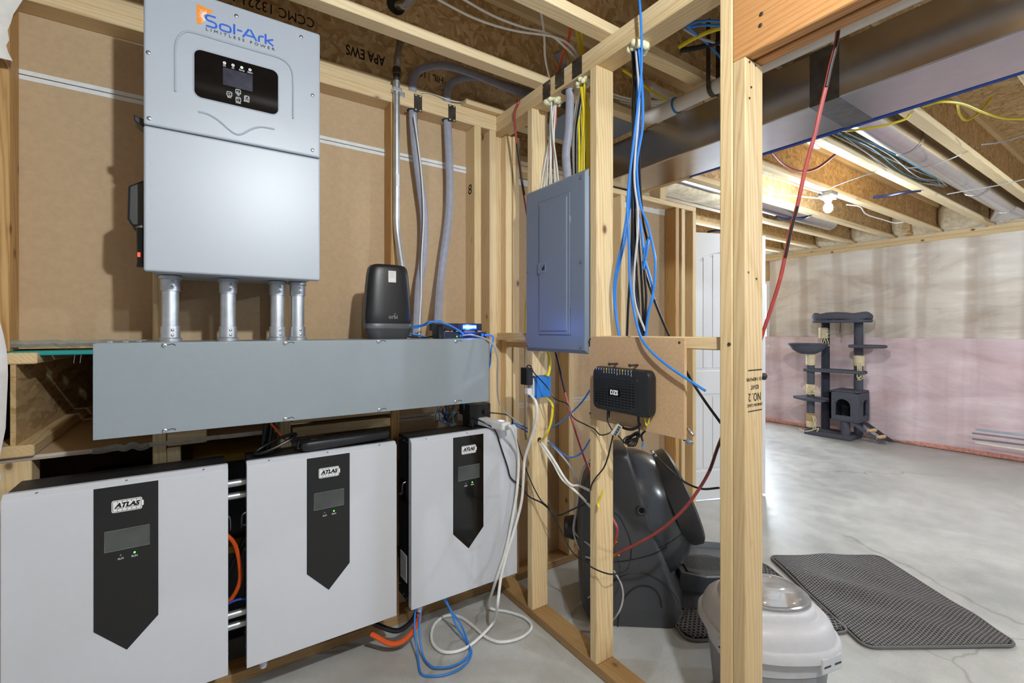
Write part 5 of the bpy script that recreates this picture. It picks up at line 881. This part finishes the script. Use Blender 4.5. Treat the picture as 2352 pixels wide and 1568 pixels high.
# ================================================================== MATS
def hexmat(name, label, org, va, vb, cell, thick, wall, bumps, r, skip=None):
    va, vb = Vector(va), Vector(vb); la, lb_ = va.length, vb.length; ea, eb = va/la, vb/lb_; org = Vector(org); t = thing(name, label, 'mat', tuple(org+(va+vb)/2))
    def Z(a, b_):
        return thick+sum(h*math.exp(-((a-ca)*math.cos(th)+(b_-cb)*math.sin(th))**2/(2*w*w)-(-(a-ca)*math.sin(th)+(b_-cb)*math.cos(th))**2/(2*w2*w2)) for ca, cb, th, w, w2, h in bumps)
    bm = bmesh.new(); dx = cell; dy = cell*.866; nr = int(lb_/dy); nc = int(la/dx)
    def inside(a, b_, m):
        qa, qb = abs(a-la/2)-(la/2-r-m), abs(b_-lb_/2)-(lb_/2-r-m); return (qa < 0 and qb < r) or (qb < 0 and qa < r) or math.hypot(max(qa, 0), max(qb, 0)) < r
    hexd = [(math.cos(math.radians(30+60*k)), math.sin(math.radians(30+60*k))) for k in range(6)]; R = cell/math.sqrt(3)
    for j in range(nr+1):
        for i in range(nc+1):
            a = i*dx+(dx/2 if j % 2 else 0)+dx/2; b_ = j*dy+dy/2
            if not inside(a, b_, cell*.45): continue
            p = org+ea*a+eb*b_
            if skip and skip(p): continue
            o_, n_, w_ = [], [], []
            for hx_, hy_ in hexd:
                aa_, bb_ = a+hx_*R*1.01, b_+hy_*R*1.01; o_.append(bm.verts.new(org+ea*aa_+eb*bb_+UP*Z(aa_, bb_)))
                aa_, bb_ = a+hx_*R*wall, b_+hy_*R*wall; n_.append(bm.verts.new(org+ea*aa_+eb*bb_+UP*(Z(aa_, bb_)+.0006))); w_.append(bm.verts.new(org+ea*aa_+eb*bb_+UP*(Z(aa_, bb_)-thick*.75)))
            for k in range(6):
                m_ = (k+1) % 6; bm.faces.new((o_[k], o_[m_], n_[m_], n_[k])); bm.faces.new((n_[k], n_[m_], w_[m_], w_[k]))
    me = bpy.data.meshes.new('honeycomb'); bm.to_mesh(me); bm.free(); o = link('honeycomb', me, 'mat_rubber', t, 'stuff')
    bm = bmesh.new(); n = 40; g = []
    for i in range(n+1):
        row = []
        for j in range(n+1):
            a, b_ = la*i/n, lb_*j/n; row.append((a, b_))
        g.append(row)
    vd = {}
    for i in range(n):
        for j in range(n):
            ca, cb = la*(i+.5)/n, lb_*(j+.5)/n
            if not inside(ca, cb, .004): continue
            p = org+ea*ca+eb*cb
            if skip and skip(p): continue
            f = []
            for ii, jj in ((i, j), (i+1, j), (i+1, j+1), (i, j+1)):
                if (ii, jj) not in vd: a, b_ = g[ii][jj]; vd[ii, jj] = bm.verts.new(org+ea*a+eb*b_+UP*(Z(a, b_)-thick*.8))
                f.append(vd[ii, jj])
            bm.faces.new(f)
    obj('lower_layer', bm, 'black_metal', t, True)
    q = [(a, b_) for a, b_ in rrect(0, la, 0, lb_, r, 6)]; q.append(q[0]); dense = []
    for (a0_, b0_), (a1_, b1_) in zip(q, q[1:]):
        m_ = max(1, int(math.hypot(a1_-a0_, b1_-b0_)/.02))
        for k in range(m_): dense.append((a0_+(a1_-a0_)*k/m_, b0_+(b1_-b0_)*k/m_))
    dense.append(q[-1]); pts_ = [org+ea*a+eb*b_+UP*(Z(a, b_)-thick*.42) for a, b_ in dense]
    if skip:
        runs = []; cur = []
        for p in pts_:
            if skip(p): 
                if len(cur) > 2: runs.append(cur)
                cur = []
            else: cur.append(p)
        if len(cur) > 2: runs.append(cur)
    else: runs = [pts_]
    bm = bmesh.new()
    for rr_ in runs: tube(bm, rr_, .006, 6, thick*.55, 0)
    obj('edge_binding', bm, 'mat_rubber', t, True)
hexmat('litter_mat', 'large dark grey honeycomb mat lying rumpled on the open floor', (2.25, .77, .0), (.45, .62, 0), (.535, -.35, 0), .0150, .012, .62, ((.40, .22, .9, .06, .22, .022), (.30, .42, .5, .05, .2, .018), (.60, .40, 1.1, .05, .2, .014), (.15, .3, .4, .04, .2, .010)), .045)
hexmat('litter_mat', 'dark honeycomb mat under the litter box and beside the grey container', (1.68, 1.20, .0), (.64, -.36, 0), (.28, .53, 0), .0205, .012, .66, (), .05, lambda p: abs((p-RC).dot(e1)/.235)**2.6+abs((p-RC).dot(e2_)/.22)**2.6 < 1 or ((p-CC).length < .17))  if 0 else None
CC = Vector((1.655, .865, 0))
hexmat('litter_mat', 'dark honeycomb mat under the litter box and beside the grey container', (1.68, 1.20, .0), (.64, -.36, 0), (.28, .53, 0), .0205, .012, .66, (), .05, lambda p: abs((p-RC).dot(e1)/.245)**2.6+abs((p-RC).dot(e2_)/.23)**2.6 < 1 or (Vector((p.x, p.y, 0))-CC).length < .205)
# ================================================================== GREY LIDDED CONTAINER
ct = thing('lidded_container', 'pale grey lidded pet-food bin with a clear domed window, behind the doorway stud', 'container', tuple(CC))
cr = Vector((.83, -.557, 0)); cf = Vector((.557, .83, 0))
def cring(z, a, b_, p=3.4, n=48, ox=0, oy=0): return [CC+cr*(x+ox)+cf*(y+oy)+UP*z for x, y in ringpts(n, a, b_, p)]
CZ = .285
obj('lower_bin', loft(bmesh.new(), [cring(.0, .155, .135, 2.8), cring(.01, .16, .14, 2.8), cring(CZ-.095, .178, .158, 2.8)]), 'mid_grey_plastic', ct, True)
obj('upper_bin', loft(bmesh.new(), [cring(CZ-.095, .181, .161, 2.8), cring(CZ-.03, .193, .172, 2.8), cring(CZ-.012, .196, .176, 2.8)]), 'light_grey_plastic', ct, True)
LP_ = [(-.032, 1.0), (-.030, 1.02), (-.006, 1.02), (.0, 1.0), (.002, .955), (.012, .945), (.030, .925), (.046, .885), (.058, .825), (.064, .755), (.065, .715), (.070, .705), (.080, .69), (.085, .665), (.086, .60)]
ld = obj('lid', loft(bmesh.new(), [cring(CZ+z, .206*k, .192*k, 2.7) for z, k in LP_]), 'light_grey_plastic', ct, True)
obj('window_seat', loft(bmesh.new(), [cring(CZ+z, a, b_, 2.3, ox=.012, oy=.0) for z, a, b_ in ((.084, .130, .112), (.091, .130, .112), (.092, .122, .104))]), 'mid_grey_plastic', ld, True)
obj('clear_dome', loft(bmesh.new(), [cring(CZ+.0925+z, a, b_, 2.3, ox=.012, oy=.0) for z, a, b_ in ((0, .128, .110), (.003, .128, .110), (.004, .117, .099), (.012, .113, .095), (.022, .10, .082), (.030, .075, .058), (.033, .04, .03))]), 'clear_plastic', ld, True)
def rimp(a):
    ca, sa_ = math.cos(a), math.sin(a); return CC+cr*(.205*math.copysign(abs(ca)**(2/2.7), ca))+cf*(.190*math.copysign(abs(sa_)**(2/2.7), sa_))
for deg in (-63, -146):
    a_ = math.radians(deg); c_ = rimp(a_); tdir = (rimp(a_+.08)-rimp(a_-.08)).normalized(); nd = Vector((tdir.y, -tdir.x, 0)); nd = nd if nd.dot(c_-CC) > 0 else -nd; c_ = c_-nd*.006
    la_ = obj('latch', prism(bmesh.new(), [c_+tdir*a+UP*z for a, z in ((-.045, CZ-.060), (.045, CZ-.060), (.045, CZ-.010), (-.045, CZ-.010))], nd*.012), 'light_grey_plastic', ct, bevel=.004)
    for a in (-.024, .024): obj('latch_slot', prism(bmesh.new(), [c_+tdir*(a+da)+nd*.0118+UP*z for da, z in ((-.015, CZ-.040), (.015, CZ-.040), (.015, CZ-.034), (-.015, CZ-.034))], nd*.0008), 'black_metal', la_)
# ================================================================== CAT TREE
tx0, tx1 = 6.30, 6.64
by1, by0 = onx(1846, 990, tx0).y, onx(1954, 1000, tx0).y
c_t = thing('cat_tree', 'dark grey carpeted cat tree with rope-wrapped posts against the pink wall', 'cat tree', ((tx0+tx1)/2, (by0+by1)/2, 0))
obj('base', B((tx0, tx1, by0, by1, 0, .055)), 'carpet', c_t, bevel=.012)
def zc(v, X, u=1920): return onx(u, v, X).z
FXp, BXp = 6.37, 6.56
def post(u, X, v0, v1, r=.046, mat='carpet', name='post', par=None, z0=None):
    a = onx(u, v0, X); b_ = onx(u, v1, X); return obj(name, cyl(bmesh.new(), (a.x, a.y, a.z if z0 is None else z0), (a.x, a.y, b_.z), r, 20), mat, par or c_t, True)
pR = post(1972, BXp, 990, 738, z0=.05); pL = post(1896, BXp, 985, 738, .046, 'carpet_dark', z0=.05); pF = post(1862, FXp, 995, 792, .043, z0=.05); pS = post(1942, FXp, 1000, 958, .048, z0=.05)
def wrap(par, u, X, v0, v1, r, mat='sisal'):
    a, b_ = onx(u, v0, X), onx(u, v1, X); n = max(4, int(abs(b_.z-a.z)/.012)); pr = [(0, r*.97)]
    for i in range(n): h = (b_.z-a.z)*(i+.5)/n; pr += [(h, r+.003*(i % 2)+.004*noise.noise((i*.9, u, 0)))]
    pr.append((b_.z-a.z, r*.97)); return obj('rope_wrap', lathe(bmesh.new(), a, (0, 0, 1 if b_.z > a.z else -1), [(abs(h), q) for h, q in pr], 20), mat, par, True)
wrap(pL, 1893, BXp, 777, 752, .058); wrap(pR, 1973, BXp, 840, 816, .054); wrap(pF, 1862, FXp, 838, 808, .050); wrap(pF, 1862, FXp, 905, 882, .048); wrap(pF, 1862, FXp, 980, 966, .046); wrap(pF, 1862, FXp, 966, 948, .044, 'cardboard_tube')
def strands(par, u, v, X, n, dv, sp, seed):
    rnd = random.Random(seed); bm = bmesh.new()
    for k in range(n):
        uu = u+rnd.uniform(-sp, sp); p = [onx(uu, v, X-.06), onx(uu+rnd.uniform(-4, 5), v+dv*.35, X-.07), onx(uu+rnd.uniform(-7, 8), v+dv*.7, X-.065), onx(uu+rnd.uniform(-4, 9), v+dv*rnd.uniform(.75, 1.05), X-.06)]; tube(bm, p, .005, 5, sm=4)
    return obj('frayed_rope', bm, 'sisal', par, True, kind='stuff')
strands(pR, 1975, 834, BXp, 7, 44, 6, 1); strands(pF, 1856, 885, FXp, 6, 16, 6, 2); strands(pF, 1872, 886, FXp, 5, 22, 5, 3); strands(pL, 1893, 775, BXp, 4, 24, 6, 4); strands(pF, 1868, 955, FXp, 3, 32, 5, 6)
bm = bmesh.new(); tube(bm, [onz(1836, 983, .02) if 0 else onx(1836, 984, FXp-.05), onx(1842, 988, FXp-.06), onx(1855, 990, FXp-.07), onx(1870, 986, FXp-.06), onx(1880, 984, FXp-.05), onx(1876, 991, FXp-.06)], .006, 5); obj('loose_rope', bm, 'sisal', pF, True)
def plank(name, pts, z, th, par=c_t): return obj(name, prism(bmesh.new(), [Vector((p.x, p.y, z)) for p in pts], (0, 0, -th)), 'carpet', par, bevel=.010)
zz = zc(850, FXp); plank('shelf', [onx(1844, 850, 6.33), onx(1860, 850, 6.30), onx(1985, 850, 6.44), onx(1993, 850, 6.56), onx(1980, 850, 6.63), onx(1890, 850, 6.63), onx(1850, 850, 6.45)], zz, .035)
zz = zc(919, FXp); plank('shelf', [onx(1821, 919, 6.40), onx(1845, 919, 6.26), onx(1885, 919, 6.26), onx(1905, 919, 6.40), onx(1902, 919, 6.58), onx(1850, 919, 6.56)], zz, .035)
zz = zc(790, BXp); cr_ = onx(1992, 792, 6.50); obj('round_shelf', lathe(bmesh.new(), (cr_.x, cr_.y, zz-.035), (0, 0, 1), [(0, .17), (.008, .185), (.028, .185), (.035, .175)], 30), 'carpet', c_t, True)
zt = zc(741, BXp); ya, yb_ = onx(1868, 735, 6.45).y, onx(2000, 735, 6.45).y; ym, yr = (ya+yb_)/2, (ya-yb_)/2
obj('top_perch', loft(bmesh.new(), [[(6.47+x, ym+y, zt+z) for x, y in ringpts(32, .17*k, yr*k, 3.2)] for z, k in ((0, .96), (.012, 1.0), (.03, .985))]), 'carpet', c_t, True)
q = [(6.47+x, ym+y, zt+.07+.012*math.sin(i*.9)) for i, (x, y) in enumerate(ringpts(32, .145, yr-.035, 3.2))]; obj('bolster', tube(bmesh.new(), q+[q[0]], .038, 10, .045, 0), 'carpet', bpy.data.objects['top_perch'], True)
hc = onx(1855, 800, 6.33); zh = zc(791, FXp)
obj('hammock', loft(bmesh.new(), [[(hc.x+x, hc.y+y, zh+z) for x, y in ringpts(28, .17*k, .215*k)] for z, k in ((-.125, .30), (-.115, .48), (-.075, .78), (-.02, .97), (0, 1.0), (.004, .97), (-.02, .9), (-.07, .7), (-.10, .4))]), 'carpet', c_t, True)
q = [(hc.x+x, hc.y+y, zh) for x, y in ringpts(28, .172, .218)]; obj('hammock_hoop', tube(bmesh.new(), q+[q[0]], .010, 6, sm=0), 'carpet', bpy.data.objects['hammock'], True)
# house
hX0, hX1 = 6.31, 6.62; hy1, hy0 = onx(1905, 930, hX0).y, onx(1972, 930, hX0).y; hz1, hz0 = zc(899, hX0), zc(962, hX0)
def archpoly(c, hw, z0, zs, n=10): return [(c+hw, z0), (c+hw, zs)]+[(c+hw*math.cos(math.pi*i/n), zs+hw*math.sin(math.pi*i/n)) for i in range(1, n)]+[(c-hw, zs), (c-hw, z0)]
def wallhole(bm, to3, a0, a1, z0, z1, arch, nrm):
    outer = [(a1, z0), (a1, z1), ((a0+a1)/2, z1), (a0, z1), (a0, z0)]; n = len(arch)
    def at(f):
        tot = [0]; 
        for p, q_ in zip(outer, outer[1:]): tot.append(tot[-1]+math.hypot(q_[0]-p[0], q_[1]-p[1]))
        s = f*tot[-1]
        for i in range(len(outer)-1):
            if s <= tot[i+1]+1e-9: k = (s-tot[i])/(tot[i+1]-tot[i]); return (outer[i][0]+(outer[i+1][0]-outer[i][0])*k, outer[i][1]+(outer[i+1][1]-outer[i][1])*k)
        return outer[-1]
    A_ = [bm.verts.new(to3(*at(i/(n-1)))) for i in range(n)]; B_ = [bm.verts.new(to3(*p)) for p in arch]; C_ = [bm.verts.new(Vector(to3(*p))+nrm) for p in arch]
    for i in range(n-1): bm.faces.new((A_[i], A_[i+1], B_[i+1], B_[i])); bm.faces.new((B_[i], B_[i+1], C_[i+1], C_[i]))
    bm.faces.new((A_[0], B_[0], B_[-1], A_[-1])); bm.faces.new((B_[0], C_[0], C_[-1], B_[-1]))
bm = bmesh.new(); yc = (hy0+hy1)/2+.0; hh = hz1-hz0
wallhole(bm, lambda a, z: (hX0, a, z), hy0, hy1, hz0, hz1, archpoly(yc+.01, (hy1-hy0)*.27, hz0+.05, hz0+.05+hh*.36), Vector((.025, 0, 0)))
wallhole(bm, lambda a, z: (a, hy0, z), hX0, hX1, hz0, hz1, archpoly(hX0+.20, .075, hz0+.05, hz0+.05+hh*.36), Vector((0, .025, 0)))
house = obj('house', bm, 'carpet', c_t)
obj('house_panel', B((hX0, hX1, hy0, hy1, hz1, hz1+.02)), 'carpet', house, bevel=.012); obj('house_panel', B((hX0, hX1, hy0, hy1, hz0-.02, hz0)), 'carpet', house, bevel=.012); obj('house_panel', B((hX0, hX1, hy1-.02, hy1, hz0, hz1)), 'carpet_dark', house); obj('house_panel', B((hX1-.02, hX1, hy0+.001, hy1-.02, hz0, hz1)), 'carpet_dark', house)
for y in (yc+.01,): q = [(hX0-.002, a, z) for a, z in archpoly(y, (hy1-hy0)*.28, hz0+.045, hz0+.05+hh*.36)]; obj('arch_piping', tube(bmesh.new(), q, .006, 6, sm=0), 'carpet', house, True)
obj('paw_hole', lathe(bmesh.new(), (hX0+.075, hy0-.0005, hz0+hh*.62), (0, -1, 0), [(-.002, .028), (.001, .028)], 16), 'black_metal', house)
la0, la1 = Vector((hX0+.10, hy0-.005, hz0-.0)), None
fa, fb = onz(2028, 1018, .012), onz(2048, 1014, .012)
ldr = []
for k, (ft, tpv) in enumerate(((fa, Vector((hX0+.02, hy0+.06, hz0-.022))), (fb, Vector((hX0+.20, hy0+.02, hz0-.022))))):
    dv_ = (ft-tpv); s_ = Vector((dv_.x, dv_.y, 0)).normalized(); w = .035
    ldr.append((tpv, ft)); nn = Vector((-s_.y, s_.x, 0))*.018
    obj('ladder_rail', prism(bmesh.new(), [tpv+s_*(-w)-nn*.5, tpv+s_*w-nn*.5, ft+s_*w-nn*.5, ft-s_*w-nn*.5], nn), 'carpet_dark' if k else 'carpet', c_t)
for f in (.42, .74): obj('ladder_rung', cyl(bmesh.new(), ldr[0][0].lerp(ldr[0][1], f), ldr[1][0].lerp(ldr[1][1], f), .022, 14), 'dowel', c_t, True)
obj('hanging_cord', tube(bmesh.new(), [onx(1930, 741, 6.4), onx(1930, 750, 6.4), onx(1929, 763, 6.4)], .004, 5), 'black_cable', c_t, True)
# ================================================================== TRIM STRIPS leaning in at the far right
SX = 6.45
for k, (u, v0, v1, v2, mat, l) in enumerate(((2240, 983, 997, 4.5, 'bluewhite_trim', 'top strip of the pile at the right edge, patchy blue and white'), (2233, 993, 1008, 2.5, 'grey_trim', 'second strip from the top of the pile at the right edge, dark grey'), (2233, 1006, 1020, 3, 'grey_trim', 'third strip of the pile at the right edge, grey with drilled holes'), (2240, 1014, 1031, 3, 'cream_trim', 'lowest strip of the pile at the right edge, cream white'))):
    a, b_ = onx(u, v0, SX), onx(2352, v1, SX); d = (b_-a).normalized(); b_ = a+d*2.2; b_.z = max(b_.z, .14); h = v2*SX/1240; 
    o = obj('trim_strip', prism(bmesh.new(), [a, b_, b_-UP*h, a-UP*h], (.012, 0, 0)), mat, None); tag(o, l, 'trim strip', 'trim strips at the right edge')
zs_ = .10
tag(obj('sawhorse', B((6.36, 6.54, -1.1, -.4, 0, .12), (6.38, 6.52, -1.0, -.9, .12, .14), (6.38, 6.52, -.6, -.5, .12, .14)), WY, None), 'low timber block under the trim strips', 'block') if 0 else None
# ================================================================== BARE BULB
bx, by_ = 4.07, 1.637
bf = thing('bare_bulb', 'lit bare bulb in a white lampholder under the far joist', 'lamp', (bx, by_, 2.20))
obj('mount_box', B((bx-.05, bx+.05, by_-.05, by_+.05, 2.345, 2.374)), 'grey_trim', bf, bevel=.004); obj('lampholder', lathe(bmesh.new(), (bx, by_, 2.345), (0, 0, -1), [(0, .055), (.012, .054), (.03, .03), (.045, .024)], 20), 'white_plastic', bf, True)
obj('bulb', lathe(bmesh.new(), (bx, by_, 2.305), (0, 0, -1), [(0, .014), (.012, .017), (.03, .027), (.05, .0325), (.07, .030), (.085, .018), (.09, .004)], 20), 'bulb_glow', bf, True)
# ================================================================== CEILING CABLES
def cc_(name, label, pts, r, mat, g=None): return cable(name, label, pts, r, mat, g)
cc_('blue_cable', 'dark blue cable running along the lower far edge of the metal air duct', [(2.305, -2.3, 2.178), (2.305, 0, 2.180), (2.31, 0.9, 2.176), (2.33, 1.25, 2.185), (2.305, 1.7, 2.18), (2.30, 2.1, 2.18)], .016, 'dark_blue_cable')
cc_('yellow_cable', 'yellow cable drooping beside the dark blue line under the duct', [onz(1930, 300, 2.36), onz(1970, 298, 2.33), onz(2030, 288, 2.33), onz(2078, 274, 2.35), onz(2090, 262, 2.38)], .006, 'yellow_cable')
cc_('yellow_cable', 'yellow cable looping between two joists at the upper right', [onz(2120, 245, 2.40), onz(2160, 234, 2.39), onz(2210, 238, 2.40), onz(2260, 258, 2.40), onz(2310, 272, 2.42), onz(2360, 272, 2.44)], .006, 'yellow_cable'); cc_('yellow_cable', 'yellow cable rising through a joist hole at the upper right', [onz(2200, 238, 2.40), onz(2204, 262, 2.42), onz(2220, 276, 2.44), onz(2250, 258, 2.48), onz(2278, 224, 2.55)], .006, 'yellow_cable')
rnd = random.Random(11)
for k in range(8):
    a = onz(1905+9*k, 306+rnd.uniform(-5, 5), 2.44); b_ = onz(2165+rnd.uniform(-6, 10), 420+rnd.uniform(-6, 10), 2.46); m1 = onz(1985+14*k+rnd.uniform(-8, 8), 345+2*k+rnd.uniform(-8, 12), 2.40); m2 = onz(2070+10*k, 405-2*k+rnd.uniform(-10, 14), 2.41)
    cc_('ceiling_wire', 'thin white or blue wire bunched in the joist bay beside the round duct', [a, m1, m2, b_], .0030, ('white_cable', 'cyan_cable', 'white_cable', 'grey_thin')[k % 4], 'wires bunched in the joist bay')
for k, (q, l) in enumerate((([(2005, 453), (2040, 449), (2080, 441), (2115, 437)], 'dark blue cable bundle crossing under the joist right of the bulb'), ([(1783, 497), (1810, 502), (1845, 500), (1862, 494)], 'dark blue cable bundle crossing under the joist left of the bulb'), ([(1626, 533), (1640, 530), (1660, 529)], 'dark cable bundle above the open door'))):
    cc_('cable_bundle', l, [onz(u, v, 2.375) for u, v in q], .013, 'navy_cable')
for k, (q, l, m_) in enumerate((([(1750, 398), (1800, 415), (1850, 432), (1900, 447), (1925, 452)], 'white cable stapled toward the lit bulb, upper one', 'white_cable'), ([(1750, 430), (1780, 445), (1830, 450), (1880, 455), (1920, 457)], 'white cable stapled toward the lit bulb, lower one', 'white_cable'), ([(1945, 470), (1975, 475), (1990, 492), (2030, 505), (2055, 512), (2075, 510)], 'white cable wandering away to the right of the lit bulb', 'white_cable'), ([(1905, 432), (1940, 418), (1980, 404), (2010, 395)], 'thin grey wire running up right from the lampholder', 'grey_thin'), ([(2175, 446), (2230, 436), (2300, 424), (2360, 410)], 'thin grey wire crossing under the round duct', 'grey_thin'), ([(2085, 386), (2130, 382), (2180, 366), (2210, 353)], 'thin grey wire below the bunched wires', 'grey_thin'), ([(2255, 332), (2300, 326), (2360, 308)], 'thin grey wire in the far upper right joist bay', 'grey_thin'))):
    cc_('ceiling_wire', l, [onz(u, v, 2.365 if k != 3 else 2.37) for u, v in q], .005 if k < 3 else .004, m_)
cc_('red_cable', 'red cable curving between the joists left of the bulb', [onz(1772, 350, 2.44), onz(1800, 378, 2.42), onz(1840, 394, 2.40), onz(1880, 384, 2.42), onz(1922, 352, 2.46)], .009, 'red_cable')
for k, (q, r_, m_, l) in enumerate((([(1575, 62), (1600, 50), (1640, 48), (1665, 52)], .0045, 'blue_cable', 'upper blue cable between the joists left of the doorway stud'), ([(1580, 62), (1620, 58), (1665, 60)], .0045, 'blue_cable', 'lower blue cable between the joists left of the doorway stud'), ([(1577, 58), (1600, 80), (1630, 105), (1660, 138)], .0045, 'blue_cable', 'blue cable slanting down behind the doorway stud'), ([(1560, 108), (1590, 90), (1630, 72), (1665, 62)], .008, 'yellow_cable', 'yellow cable bundle between the joists left of the doorway stud'), ([(1562, 116), (1600, 110), (1640, 100), (1665, 92)], .010, 'black_cable', 'black cable bundle under the yellow one left of the doorway stud'), ([(1570, 66), (1610, 88), (1650, 100), (1665, 106)], .005, 'grey_thin', 'grey cable between the joists left of the doorway stud'))):
    cc_('ceiling_cable', l, [onz(u, v, 2.42) for u, v in q], r_, m_)
for k in range(5):
    cc_('white_cable', 'white cable behind the middle stud top, %s from the top' % ORD[k], [onz(1405, 215+7*k, 2.45), onz(1440, 225+6*k, 2.44), onz(1490, 232+5*k, 2.43), onz(1540, 230+4*k, 2.44), onz(1580, 222, 2.46)], .005, 'romex_white', 'white cables behind the middle stud top')
cc_('yellow_cable', 'yellow cable slanting down beside the white drain pipe elbow', [onz(1430, 160, 2.46), onz(1460, 180, 2.45), onz(1490, 205, 2.43), onz(1530, 230, 2.42)], .006, 'yellow_cable')
